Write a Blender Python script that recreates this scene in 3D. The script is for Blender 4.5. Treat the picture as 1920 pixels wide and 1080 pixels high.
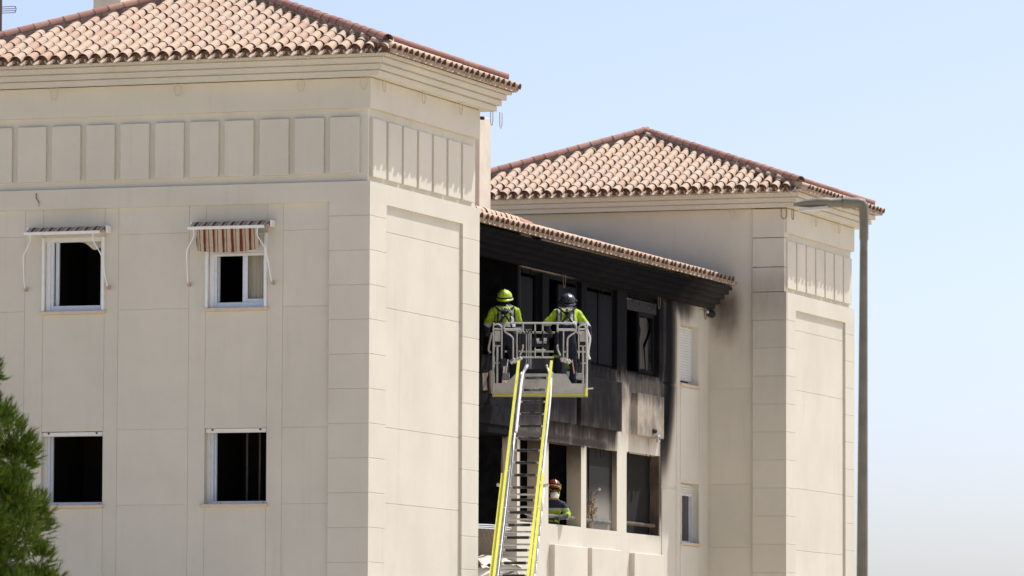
import bpy, bmesh, math, random
from mathutils import Vector, Matrix, noise as mnoise
random.seed(7)
R = math.radians
D = bpy.data
C = bpy.context.scene.collection
sc = bpy.context.scene
for o in list(D.objects): D.objects.remove(o)

# ------------------------------------------------------------------ camera, sky, sun, exposure
PSI, PIT, ROL = 0.33369525, 0.0750763, 0.00380255
CAM = Vector((31.5293, -84.0577, 1.6))
sp, cp = math.sin(PIT), math.cos(PIT)
fw = Vector((-math.sin(PSI)*cp, math.cos(PSI)*cp, sp))
rt = Vector((math.cos(PSI), math.sin(PSI), 0)); up = rt.cross(fw)
rt, up = rt*math.cos(ROL)+up*math.sin(ROL), up*math.cos(ROL)-rt*math.sin(ROL)
cd = D.cameras.new('camera'); cam = D.objects.new('camera', cd); C.objects.link(cam)
cam.matrix_world = Matrix(((rt.x, up.x, -fw.x, CAM.x), (rt.y, up.y, -fw.y, CAM.y), (rt.z, up.z, -fw.z, CAM.z), (0, 0, 0, 1)))
cd.sensor_width = 36; cd.lens = 10653.06/1920*36; cd.clip_start = 1; cd.clip_end = 6000
cd.dof.use_dof = True; cd.dof.focus_distance = 95; cd.dof.aperture_fstop = 6.3
sc.camera = cam

AZ, EL = R(59.0), R(59.0)            # sun: measured from +x towards +y
sun_dir = Vector((math.cos(EL)*math.cos(AZ), math.cos(EL)*math.sin(AZ), math.sin(EL)))
w = D.worlds.new('World'); sc.world = w; w.use_nodes = True
nt = w.node_tree
sky = nt.nodes.new('ShaderNodeTexSky'); sky.sky_type = 'NISHITA'; sky.sun_disc = False
sky.sun_elevation = EL; sky.sun_rotation = math.atan2(sun_dir.x, sun_dir.y)
sky.air_density = 0.45; sky.dust_density = 2.5; sky.ozone_density = 0.0; sky.altitude = 250
bg = nt.nodes['Background']; bg.inputs[1].default_value = 0.126
nt.links.new(sky.outputs[0], bg.inputs[0])
sl = D.lights.new('sun', 'SUN'); sl.energy = 2.85; sl.angle = R(0.53); sl.color = (1.0, 0.985, 0.965)
so = D.objects.new('sun', sl); C.objects.link(so); so.rotation_euler = (-sun_dir).to_track_quat('-Z', 'Y').to_euler()
so.location = (0, 0, 60)
sc.view_settings.view_transform = 'Standard'; sc.view_settings.look = 'None'
sc.view_settings.exposure = 0.84; sc.view_settings.gamma = 1.0; sc.view_settings.use_curve_mapping = False
sc.render.engine = 'CYCLES'
sc.cycles.max_bounces = 8; sc.cycles.diffuse_bounces = 5

# ------------------------------------------------------------------ node helpers
class S:
    def __init__(s, t, k): s.t, s.k = t, k
    def _m(s, op, *a):
        n = s.t.nodes.new('ShaderNodeMath'); n.operation = op
        for i, v in enumerate((s,)+a):
            if isinstance(v, S): s.t.links.new(v.k, n.inputs[i])
            else: n.inputs[i].default_value = v
        return S(s.t, n.outputs[0])
    def __add__(s, o): return s._m('ADD', o)
    __radd__ = __add__
    def __sub__(s, o): return s._m('SUBTRACT', o)
    def __rsub__(s, o): return s._m('MULTIPLY', -1.0)._m('ADD', o)
    def __mul__(s, o): return s._m('MULTIPLY', o)
    __rmul__ = __mul__
    def mx(s, o): return s._m('MAXIMUM', o)
    def mn(s, o): return s._m('MINIMUM', o)
    def abs(s): return s._m('ABSOLUTE')
    def frac(s): return s._m('FRACT')
    def ss(s, a, b):
        n = s.t.nodes.new('ShaderNodeMapRange'); n.interpolation_type = 'SMOOTHSTEP'
        s.t.links.new(s.k, n.inputs[0]); n.inputs[1].default_value = a; n.inputs[2].default_value = b
        return S(s.t, n.outputs[0])

class Mat:
    def __init__(m, name, rough=0.8, metal=0.0, spec=0.3):
        m.m = D.materials.new(name); m.m.use_nodes = True; m.t = m.m.node_tree
        m.b = m.t.nodes['Principled BSDF']; m.b.inputs['Roughness'].default_value = rough
        m.b.inputs['Metallic'].default_value = metal; m.b.inputs['Specular IOR Level'].default_value = spec
        tc = m.t.nodes.new('ShaderNodeTexCoord'); m.vec = tc.outputs['Object']
        sx = m.t.nodes.new('ShaderNodeSeparateXYZ'); m.t.links.new(m.vec, sx.inputs[0])
        m.x, m.y, m.z = (S(m.t, k) for k in sx.outputs)
    def col(m, c):
        n = m.t.nodes.new('ShaderNodeRGB'); n.outputs[0].default_value = (*c, 1); return S(m.t, n.outputs[0])
    def noise(m, scale, detail=4, rough=0.55, sxyz=None):
        n = m.t.nodes.new('ShaderNodeTexNoise'); n.inputs['Scale'].default_value = scale
        n.inputs['Detail'].default_value = detail; n.inputs['Roughness'].default_value = rough
        v = m.vec
        if sxyz:
            k = m.t.nodes.new('ShaderNodeVectorMath'); k.operation = 'MULTIPLY'; m.t.links.new(v, k.inputs[0]); k.inputs[1].default_value = sxyz; v = k.outputs[0]
        m.t.links.new(v, n.inputs['Vector']); return S(m.t, n.outputs[0])
    def mix(m, f, a, b):
        n = m.t.nodes.new('ShaderNodeMix'); n.data_type = 'RGBA'
        if isinstance(f, S): m.t.links.new(f.k, n.inputs[0])
        else: n.inputs[0].default_value = f
        for v, i in ((a, 6), (b, 7)):
            if isinstance(v, S): m.t.links.new(v.k, n.inputs[i])
            else: n.inputs[i].default_value = (*v, 1)
        return S(m.t, n.outputs[2])
    def rnd(m, island=False):
        if island: n = m.t.nodes.new('ShaderNodeNewGeometry'); return S(m.t, n.outputs['Random Per Island'])
        n = m.t.nodes.new('ShaderNodeObjectInfo'); return S(m.t, n.outputs['Random'])
    def out(m, c, bump=None, strength=0.3, dist=0.01):
        if isinstance(c, S): m.t.links.new(c.k, m.b.inputs['Base Color'])
        else: m.b.inputs['Base Color'].default_value = (*c, 1)
        if bump is not None:
            n = m.t.nodes.new('ShaderNodeBump'); n.inputs['Strength'].default_value = strength; n.inputs['Distance'].default_value = dist
            m.t.links.new(bump.k, n.inputs['Height']); m.t.links.new(n.outputs[0], m.b.inputs['Normal'])
        return m.m

STUCCO = (0.665, 0.625, 0.528)
def stucco_base(m, tint=STUCCO):
    a = m.noise(0.7, 5); b = m.noise(9, 4); s = m.noise(1.0, 5, 0.6, (5, 5, 0.35))
    c = m.mix(a.ss(0.3, 0.75), tuple(v*1.03 for v in tint), tuple(v*0.93 for v in tint))
    c = m.mix(s.ss(0.52, 0.8)*0.35, c, tuple(v*f for v, f in zip(tint, (0.80, 0.78, 0.76))))
    c = m.mix(b.ss(0.45, 0.8)*0.12, c, tuple(v*0.8 for v in tint))
    ro = m.rnd(); c = m.mix(ro*0.09, c, tuple(v*0.55 for v in tint))
    # dirt runs below the cornice and the sills
    d = m.noise(1.0, 6, 0.65, (11, 11, 0.5))
    c = m.mix(d.ss(0.6, 0.85)*m.z.ss(8.5, 11.6)*0.4, c, (0.42, 0.37, 0.30))
    return c
def mk_stucco():
    m = Mat('stucco', 0.9, 0, 0.15); c = stucco_base(m)
    return m.out(c, m.noise(60, 3), 0.25, 0.004)
BLACK = (0.009, 0.009, 0.011)
def sootmix(m, c, s):
    c = m.mix(s.ss(0.02, 0.42)*0.75, c, (0.31, 0.255, 0.205))
    c = m.mix(s.ss(0.22, 0.62), c, (0.085, 0.075, 0.068))
    return m.mix(s.ss(0.5, 0.95), c, BLACK)
def mk_wing():
    m = Mat('sooty_stucco', 0.95, 0, 0.05); c = stucco_base(m, (0.67, 0.63, 0.535))
    n = m.noise(1.3, 6) - 0.5; st = m.noise(1.0, 6, 0.65, (4, 4, 0.6)) - 0.5; st2 = m.noise(1.0, 5, 0.7, (13, 13, 1.2)) - 0.5
    y = m.y + n*0.5; z = m.z + st*0.9 + st2*0.7
    y = m.y + n*0.55; z = m.z + st*0.45 + n*0.35 + st2*0.22
    inb = 1 - y.ss(19.7, 21.25)
    s = z.ss(7.35, 8.35)*inb*(1 - m.y.ss(19.4, 20.3)*0.38)
    s = s.mx(z.ss(8.95, 9.65)*(1 - y.ss(20.9, 22.7))*0.78)
    s = s.mx(z.ss(5.95, 7.25)*(1 - y.ss(16.8, 17.25))*0.88)
    s = s.mx((m.z + st2*0.2).ss(6.45, 6.55)*(1 - (m.z + n*0.2).ss(6.62, 6.95))*(1 - y.ss(16.0, 17.2))*0.62)
    s = s.mx(m.x.ss(-1.34, -1.32)*m.z.ss(6.2, 6.4)*(1 - m.y.ss(17.1, 17.3))*(0.62 + n*0.6))
    s = s.mx(z.ss(6.9, 7.9)*m.y.ss(17.4, 17.8)*inb*0.62)
    s = s.mx((m.z + st*0.5).ss(6.7, 7.5)*(1 - (m.y - 17.25).abs().ss(0.2, 0.45))*(0.36 + n*0.5))
    s = s.mx(z.ss(6.2, 7.2)*m.y.ss(16.9, 17.2)*(1 - m.y.ss(19.6, 19.8))*(0.36 + n*0.4))
    s = s.mx(m.x.ss(-1.34, -1.32)*m.z.ss(6.2, 6.4)*m.y.ss(17.4, 17.6)*(0.36 + n*0.6))
    s = s.mx((m.y + n*0.3).ss(18.9, 19.4)*(1 - m.y.ss(19.5, 19.6))*m.z.ss(6.6, 7.2)*0.22)
    # tongue of soot climbing along the block's far edge
    yc = m.y + n*0.22 - m.z.ss(5.4, 8.6)*0.50
    s = s.mx((1 - (yc - 19.64).abs().ss(0.0, 0.80))*(m.z + st*0.3).ss(5.4, 7.4)*m.y.ss(19.55, 19.70)*1.0)
    # rusty runs beside the pier
    s = s.mx((1 - (m.y + st2*0.1 - 17.40).abs().ss(0.02, 0.2))*m.z.ss(6.0, 7.8)*0.2)
    s = s.mx((1 - (m.y - 19.66).abs().ss(0.0, 0.1))*(m.z+st*0.5).ss(5.0, 5.6)*0.6)
    s = (s*(1.0 + st2*0.3 + n*0.5)).mx(0.0)
    # less soot on the beam under the cornice, its bounced light painted in
    pale = (1 - (m.z - 9.64).abs().ss(0.04, 0.1))*m.y.ss(11.2, 11.5)*(1 - (m.y + n).ss(13.2, 15.6))
    s = s*(1 - pale*0.62)
    return m.out(sootmix(m, c, s), m.noise(50, 3), 0.3, 0.005)
def mk_tower2():
    m = Mat('smoked_stucco', 0.92, 0, 0.1); c = stucco_base(m)
    n = m.noise(1.1, 6) - 0.5; n2 = m.noise(3.0, 5, 0.6, (3, 3, 0.6)) - 0.5
    z = m.z + n*0.8
    front = 1 - m.y.ss(22.80, 22.84)
    s = z.ss(6.6, 9.4)*(1 - z.ss(9.9, 11.2))*m.x.ss(-1.7, -1.2)*0.17
    s = s.mx((1 - (m.x + 1.05).abs().ss(0.05, 0.62))*z.ss(8.3, 9.7)*(1 - z.ss(9.6, 10.5))*0.52)
    s = s.mx(z.ss(8.6, 9.7)*(1 - z.ss(10.0, 10.8))*(m.x).ss(-0.52, -0.46)*0.26)
    s = s.mx(z.ss(10.6, 11.8)*(m.x + n*0.4).ss(-0.9, 0.1)*0.10)
    s = (s*front*(1 + n2*0.4)).mx(0.0)
    return m.out(sootmix(m, c, s), m.noise(60, 3), 0.25, 0.004)
def mk_black():
    m = Mat('soot_black', 0.95, 0, 0.05)
    st = m.noise(1.0, 6, 0.7, (2, 2, 10)); n = m.noise(2.2, 6)
    c = m.mix(n.ss(0.4, 0.8)*0.5, (0.007, 0.007, 0.009), (0.016, 0.0155, 0.017))
    c = m.mix(st.ss(0.66, 0.78)*(1-m.y.ss(12, 16))*0.25, c, (0.07, 0.058, 0.045))
    c = m.mix((m.y + (n-0.5)*1.5).ss(19.5, 23)*0.5, c, (0.10, 0.09, 0.082))
    return m.out(c, n, 0.3, 0.01)
def mk_tile(island, ridge=False):
    m = Mat('terracotta'+('_ridge' if ridge else ''), 0.85, 0, 0.2)
    r = m.rnd(island); r2 = (r*7.31).frac(); n = m.noise(14, 5); n2 = m.noise(45, 3)
    if ridge:
        c = m.mix(r, (0.36, 0.175, 0.13), (0.46, 0.26, 0.20))
        c = m.mix(n.ss(0.5, 0.75)*0.5, c, (0.28, 0.15, 0.12))
    else:
        c = m.mix(r, (0.56, 0.40, 0.285), (0.52, 0.40, 0.305))
        c = m.mix(r2.ss(0.82, 0.95)*0.8, c, (0.49, 0.31, 0.22))
        c = m.mix((r*3.7).frac().ss(0.86, 0.96)*0.8, c, (0.56, 0.46, 0.35))
        c = m.mix(n.ss(0.45, 0.78)*0.45, c, (0.50, 0.35, 0.26))
        c = m.mix(n2.ss(0.6, 0.8)*0.3, c, (0.36, 0.29, 0.22))
    return m.out(c, n, 0.2, 0.004)
def plain(name, c, rough=0.6, metal=0.0, var=0.12, scale=12, spec=0.3, sxyz=None, dirt=None):
    m = Mat(name, rough, metal, spec); n = m.noise(scale, 5, 0.6, sxyz)
    k = m.mix(n.ss(0.35, 0.75), tuple(min(1, v*(1+var)) for v in c), tuple(v*(1-var) for v in c))
    if dirt: k = m.mix(m.noise(scale*0.45, 6, 0.7).ss(0.52, 0.7)*dirt[1], k, dirt[0])
    return m.out(k, n, 0.12, 0.003)
M = {}
M['stucco'] = mk_stucco(); M['wing'] = mk_wing(); M['t2'] = mk_tower2(); M['black'] = mk_black()
M['tile'] = mk_tile(False); M['tile_i'] = mk_tile(True); M['ridge'] = mk_tile(False, True); M['ridge_i'] = mk_tile(True, True)
M['rim'] = plain('shaded_weathered_tile_edge', (0.14, 0.085, 0.062), 0.95, var=0.2)  # tile rims and undersides painted dark for shade, besides weathering
M['mortar'] = plain('mortar', (0.27, 0.205, 0.155), 0.95, var=0.25)
M['pan'] = plain('channel_clay', (0.42, 0.33, 0.26), 0.9, var=0.3, scale=9)
M['alu'] = plain('white_aluminium', (0.66, 0.70, 0.76), 0.4, var=0.05)
M['pvc'] = plain('white_pvc', (0.74, 0.74, 0.71), 0.45, var=0.05)
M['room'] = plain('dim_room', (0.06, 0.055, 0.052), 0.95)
M['burnt'] = plain('charred', (0.011, 0.011, 0.013), 0.95, var=0.4, scale=5, spec=0.05)
M['burntpanel'] = plain('sooty_panel', (0.009, 0.0095, 0.0125), 0.85, var=0.35, scale=1.5, spec=0.06, sxyz=(1, 1, 0.3))
M['sill'] = plain('sill_stone', (0.62, 0.51, 0.38), 0.7, var=0.08)
M['steel'] = plain('galvanised_steel', (0.55, 0.55, 0.54), 0.42, 0.55, 0.15, 8)
M['cage'] = plain('grey_cage_paint', (0.52, 0.50, 0.46), 0.45, 0.0, 0.08, 8, 0.5, dirt=((0.25, 0.23, 0.20), 0.4))
M['yellow'] = plain('signal_yellow', (0.80, 0.78, 0.10), 0.5, var=0.08, scale=5, spec=0.35, dirt=((0.45,0.42,0.12),0.5))
M['rubber'] = plain('black_rubber', (0.02, 0.02, 0.021), 0.7, var=0.3, scale=20)
M['wire'] = plain('rope_wire', (0.55, 0.49, 0.40), 0.8)
M['rust'] = plain('rusty_wire', (0.16, 0.11, 0.09), 0.8)
M['lamp'] = plain('weathered_zinc', (0.175, 0.16, 0.12), 0.6, 0.15, 0.2, 3, 0.4, dirt=((0.30, 0.28, 0.24), 0.35))
M['navy'] = plain('navy_cloth', (0.012, 0.014, 0.028), 0.85, var=0.3)
M['skin'] = plain('skin', (0.36, 0.19, 0.13), 0.6, var=0.06)
M['hair'] = plain('dark_hair', (0.03, 0.012, 0.010), 0.7)
M['glove'] = plain('grey_glove', (0.06, 0.06, 0.068), 0.8)
M['mask'] = plain('white_mask', (0.80, 0.80, 0.80), 0.8, var=0.03)
M['helmY'] = plain('lime_helmet', (0.46, 0.60, 0.04), 0.35, var=0.05, spec=0.5)
M['helmN'] = plain('navy_helmet', (0.02, 0.022, 0.045), 0.3, spec=0.6)
M['helmR'] = plain('red_helmet', (0.20, 0.03, 0.022), 0.2, spec=0.7)
M['strap'] = plain('black_webbing', (0.015, 0.015, 0.017), 0.8)
M['greylamp'] = plain('reflective_grey', (0.48, 0.50, 0.54), 0.4)
M['white'] = plain('white_paint', (0.80, 0.80, 0.78), 0.5, var=0.04)
M['bark'] = plain('bark', (0.10, 0.07, 0.05), 0.95, var=0.4)
M['brown'] = plain('dry_leaf', (0.20, 0.13, 0.06), 0.9, var=0.4)
M['sheet'] = plain('crumpled_sheet', (0.58, 0.54, 0.47), 0.7, var=0.06)
M['curtain'] = plain('pale_curtain', (0.66, 0.60, 0.47), 0.9, var=0.12, scale=6, sxyz=(6, 6, 0.4))
M['redlens'] = plain('pink_plastic', (0.65, 0.33, 0.28), 0.4)
M['chim'] = plain('chimney_render', (0.66, 0.59, 0.49), 0.9, var=0.08, scale=3)
m = Mat('pane_glass', 0.05); m.b.inputs['Base Color'].default_value = (0.02, 0.022, 0.025, 1); m.b.inputs['Specular IOR Level'].default_value = 0.5; M['glass'] = m.m
m = Mat('clear_glass', 0.03); m.b.inputs['Transmission Weight'].default_value = 1.0; m.b.inputs['IOR'].default_value = 1.02; M['clear'] = m.m
m = Mat('ground_paving', 0.95); n = m.noise(0.15, 6); M['ground'] = m.out(m.mix(n.ss(0.3, 0.7), (0.56, 0.485, 0.365), (0.47, 0.405, 0.31)))
# striped awning cloth: stripes across the width
m = Mat('awning_cloth', 0.9, 0, 0.1); u = (m.x*6.4).frac(); n = m.noise(20, 3)
c = m.mix((u - 0.30).abs().ss(0.13, 0.15), (0.17, 0.035, 0.032), (0.52, 0.44, 0.32))
c = m.mix((u - 0.72).abs().ss(0.05, 0.065), (0.22, 0.12, 0.085), c); c = m.mix((u - 0.52).abs().ss(0.015, 0.03), (0.25, 0.17, 0.13), c)
M['awning'] = m.out(m.mix(n.ss(0.4, 0.8)*0.25, c, (0.2, 0.15, 0.12)))
# hi-vis jacket: lime cloth with grey reflective bands edged in black (object space of the wearer)
def mk_jacket(name, lo):
    m = Mat(name, 0.75, 0, 0.2); n = m.noise(7, 5)
    c = m.mix(n.ss(0.35, 0.7), (0.43, 0.58, 0.035), (0.22, 0.33, 0.02))
    c = m.mix(m.noise(4, 5, 0.65).ss(0.55, 0.75)*0.6, c, (0.13, 0.19, 0.02))  # darker blotches paint the shade of creases into the cloth
    ax = m.x.abs()
    back = m.z.ss(1.10, 1.11)*(1 - m.z.ss(1.41, 1.42))
    c = m.mix((1 - (ax - 0.105).abs().ss(0.043, 0.049))*back, c, (0.02, 0.02, 0.022))
    c = m.mix((1 - (ax - 0.105).abs().ss(0.018, 0.023))*back, c, (0.46, 0.48, 0.53))
    c = m.mix((1 - (m.z - lo).abs().ss(0.032, 0.037)), c, (0.46, 0.48, 0.53))
    c = m.mix(1 - m.z.ss(lo-0.041, lo-0.036), c, (0.014, 0.016, 0.03))
    return m.out(c, m.noise(6, 3), 0.9, 0.05)
M['jacket'] = mk_jacket('hi_vis_jacket', 1.13); M['jacket2'] = mk_jacket('hi_vis_jacket', 1.17)
m = Mat('pine_needles', 0.6, 0, 0.25); r = m.rnd(True); M['needle'] = m.out(m.mix(r, (0.060, 0.110, 0.011), (0.165, 0.225, 0.024)))
m.b.inputs['Subsurface Weight'].default_value = 0.0

# ------------------------------------------------------------------ mesh helpers
class MB:
    def __init__(s): s.v, s.f, s.sm, s.mi = [], [], [], []; s.cur = 0
    def add(s, vs, fs, smooth=False):
        k = len(s.v); s.v += [tuple(v) for v in vs]
        for f in fs: s.f.append([k+i for i in f]); s.sm.append(smooth); s.mi.append(s.cur)
        return s
    def box(s, a, b):
        x0, y0, z0 = a; x1, y1, z1 = b
        return s.add([(x0,y0,z0),(x1,y0,z0),(x1,y1,z0),(x0,y1,z0),(x0,y0,z1),(x1,y0,z1),(x1,y1,z1),(x0,y1,z1)],
                     [(0,3,2,1),(4,5,6,7),(0,1,5,4),(1,2,6,5),(2,3,7,6),(3,0,4,7)])
    def obox(s, c, ax, ay, az):
        c, ax, ay, az = Vector(c), Vector(ax), Vector(ay), Vector(az)
        vs = [c+ax*i+ay*j+az*k for k in (-1,1) for j in (-1,1) for i in (-1,1)]
        return s.add(vs, [(0,2,3,1),(4,5,7,6),(0,1,5,4),(1,3,7,5),(3,2,6,7),(2,0,4,6)])
    def quad(s, *p): return s.add(p, [tuple(range(len(p)))])
    def tube(s, pts, r, n=8, cap=True):
        pts = [Vector(p) for p in pts]; rs = r if isinstance(r, (list, tuple)) else [r]*len(pts)
        rings = []; prev = None
        for i, p in enumerate(pts):
            d = (pts[min(i+1, len(pts)-1)] - pts[max(i-1, 0)]).normalized()
            if prev is None:
                a = Vector((0,0,1)) if abs(d.z) < 0.9 else Vector((1,0,0)); u = d.cross(a).normalized()
            else: u = (prev - d*prev.dot(d)).normalized()
            prev = u; v = d.cross(u)
            rings.append([p + (u*math.cos(2*math.pi*k/n) + v*math.sin(2*math.pi*k/n))*rs[i] for k in range(n)])
        vs = [q for rr in rings for q in rr]; fs = []
        for i in range(len(pts)-1):
            for k in range(n):
                fs.append((i*n+k, i*n+(k+1)%n, (i+1)*n+(k+1)%n, (i+1)*n+k))
        s.add(vs, fs, True)
        if cap: s.add(rings[0], [tuple(range(n))[::-1]]); s.add(rings[-1], [tuple(range(n))])
        return s
    def mesh(s, name, mats):
        me = D.meshes.new(name); me.from_pydata(s.v, [], s.f)
        for mt in mats: me.materials.append(mt)
        me.polygons.foreach_set('use_smooth', s.sm); me.polygons.foreach_set('material_index', s.mi); me.update()
        return me
    def build(s, name, mat, parent=None, **kw):
        me = s.mesh(name, mat if isinstance(mat, (list, tuple)) else [mat])
        return link(name, me, parent, **kw)
def link(name, me, parent=None, **kw):
    o = D.objects.new(name, me); C.objects.link(o); o.parent = parent
    for k, v in kw.items(): o[k] = v
    return o
def empty(name, loc=(0,0,0), rz=0, **kw):
    o = D.objects.new(name, None); C.objects.link(o); o.location = loc; o.rotation_euler = (0,0,rz); o.empty_display_size = 0.2
    for k, v in kw.items(): o[k] = v
    return o
def curve(pts, n=5):
    "Catmull-Rom through the points"
    P = [Vector(p) for p in pts]; P = [P[0]*2-P[1]] + P + [P[-1]*2-P[-2]]; out = []
    for i in range(1, len(P)-2):
        a, b, c, d = P[i-1:i+3]
        for k in range(n):
            t = k/n; out.append(0.5*((2*b)+(c-a)*t+(2*a-5*b+4*c-d)*t*t+(3*b-a-3*c+d)*t**3))
    out.append(P[-2]); return out
def box(name, mat, parent, a, b, **kw): return MB().box(a, b).build(name, mat, parent, **kw)
def rbox(name, mat, parent, a, b, bev=0.006, **kw):
    "box with a small chamfer"
    bm = bmesh.new(); bmesh.ops.create_cube(bm, size=1)
    for v in bm.verts: v.co = Vector([a[i]+(v.co[i]+0.5)*(b[i]-a[i]) for i in range(3)])
    bmesh.ops.bevel(bm, geom=bm.edges[:], offset=bev, segments=1, affect='EDGES')
    me = D.meshes.new(name); bm.to_mesh(me); bm.free(); me.materials.append(mat)
    return link(name, me, parent, **kw)
def holed(axis, c0, c1, ua, ub, za, zb, holes, nu=0.6):
    """slab between planes c0 (outer) and c1 (inner); u runs along the other horizontal axis; holes = (u0,u1,z0,z1)"""
    us = sorted({ua, ub} | {h[i] for h in holes for i in (0,1)}); zs = sorted({za, zb} | {h[i] for h in holes for i in (2,3)})
    us = [u for u in us if ua <= u <= ub]; zs = [z for z in zs if za <= z <= zb]
    P = (lambda u, z, c: (u, c, z)) if axis == 'y' else (lambda u, z, c: (c, u, z))
    solid = lambda i, j: 0 <= i < len(us)-1 and 0 <= j < len(zs)-1 and not any(h[0]-1e-6 <= us[i] and us[i+1] <= h[1]+1e-6 and h[2]-1e-6 <= zs[j] and zs[j+1] <= h[3]+1e-6 for h in holes)
    mb = MB()
    for i in range(len(us)-1):
        for j in range(len(zs)-1):
            if not solid(i, j): continue
            u0, u1, z0, z1 = us[i], us[i+1], zs[j], zs[j+1]
            for c in (c0, c1): mb.quad(P(u0,z0,c), P(u1,z0,c), P(u1,z1,c), P(u0,z1,c))
            if not solid(i-1, j): mb.quad(P(u0,z0,c0), P(u0,z0,c1), P(u0,z1,c1), P(u0,z1,c0))
            if not solid(i+1, j): mb.quad(P(u1,z0,c0), P(u1,z0,c1), P(u1,z1,c1), P(u1,z1,c0))
            if not solid(i, j-1): mb.quad(P(u0,z0,c0), P(u1,z0,c0), P(u1,z0,c1), P(u0,z0,c1))
            if not solid(i, j+1): mb.quad(P(u0,z1,c0), P(u1,z1,c0), P(u1,z1,c1), P(u0,z1,c1))
    bm = bmesh.new(); me = D.meshes.new('t'); me.from_pydata(mb.v, [], mb.f); bm.from_mesh(me); D.meshes.remove(me)
    bmesh.ops.remove_doubles(bm, verts=bm.verts[:], dist=1e-5); bmesh.ops.recalc_face_normals(bm, faces=bm.faces[:])
    bm.verts.ensure_lookup_table()
    o = MB(); o.add([v.co[:] for v in bm.verts], [[v.index for v in f.verts] for f in bm.faces]); bm.free()
    return o
def ringprof(x0, x1, y0, y1, prof, close_top=False):
    "stepped cornice round a rectangle: prof = [(out, z)...]"
    mb = MB(); loops = [[(x0-o, y0-o, z), (x1+o, y0-o, z), (x1+o, y1+o, z), (x0-o, y1+o, z)] for o, z in prof]
    for a, b in zip(loops, loops[1:]):
        for k in range(4):
            mb.quad(a[k], a[(k+1)%4], b[(k+1)%4], b[k])
    if close_top: mb.quad(*loops[-1])
    return mb

# ------------------------------------------------------------------ ground
g = MB().quad((-2500,-2500,0),(2500,-2500,0),(2500,2500,0),(-2500,2500,0)).build('ground', M['ground']); g['kind'] = 'structure'

# ------------------------------------------------------------------ the building
B = empty('apartment_building', (0,0,0), label='cream apartment block with two hip-roofed towers and a burnt wing between them', category='building')

# tiles ---------------------------------------------------------------
def tile_mesh(name, r0, r1, L, th, mat, n=8, inv=False, arc=180):
    "half-round clay tile along +Y, mouth (wide end) at y=0"
    mb = MB(); a0 = R(90 - arc/2); A = [a0 + R(arc)*i/n for i in range(n+1)]
    sgn = -1 if inv else 1
    def ring(r, y): return [(r*math.cos(a), y, sgn*r*math.sin(a)) for a in A]
    o0, o1, i0, i1 = ring(r0, 0), ring(r1, L), ring(r0-th, 0), ring(r1-th, L)
    mb.add(o0+o1, [(k, k+1, n+2+k, n+1+k) for k in range(n)], True)
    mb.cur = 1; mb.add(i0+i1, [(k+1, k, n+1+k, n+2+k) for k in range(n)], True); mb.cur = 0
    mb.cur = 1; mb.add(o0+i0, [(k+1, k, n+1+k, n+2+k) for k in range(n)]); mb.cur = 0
    return mb
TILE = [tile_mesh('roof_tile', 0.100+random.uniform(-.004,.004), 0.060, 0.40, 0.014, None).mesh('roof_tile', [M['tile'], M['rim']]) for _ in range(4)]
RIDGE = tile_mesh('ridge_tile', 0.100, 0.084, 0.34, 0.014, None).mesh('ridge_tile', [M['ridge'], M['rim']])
tile_g = tile_mesh('t', 0.100, 0.062, 0.40, 0.013, None, 6)
pan_g = tile_mesh('t', 0.082, 0.088, 0.36, 0.012, None, 5, True)
def addx(mb, src, mat4):
    mb.add([mat4 @ Vector(v) for v in src.v], src.f); k = len(src.f); mb.sm[-k:] = src.sm; mb.mi[-k:] = src.mi
def frame(o, xa, ya):
    xa = Vector(xa).normalized(); ya = Vector(ya); ya = (ya - xa*ya.dot(xa)).normalized(); za = xa.cross(ya)
    return Matrix(((xa.x, ya.x, za.x, o[0]), (xa.y, ya.y, za.y, o[1]), (xa.z, ya.z, za.z, o[2]), (0,0,0,1)))
def jit(a=0.012):
    return Matrix.Translation((random.uniform(-a,a)*0.6, random.uniform(-a,a), random.uniform(-a,a)*0.2)) @ Matrix.Rotation(random.uniform(-1,1)*a*1.5, 4, 'Z') @ Matrix.Rotation(random.uniform(-1,1)*a*0.5, 4, 'X')
stuff_tiles, stuff_pans, stuff_plugs = MB(), MB(), MB()
single = []       # candidate cover tiles: (priority, matrix, roof)
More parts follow.
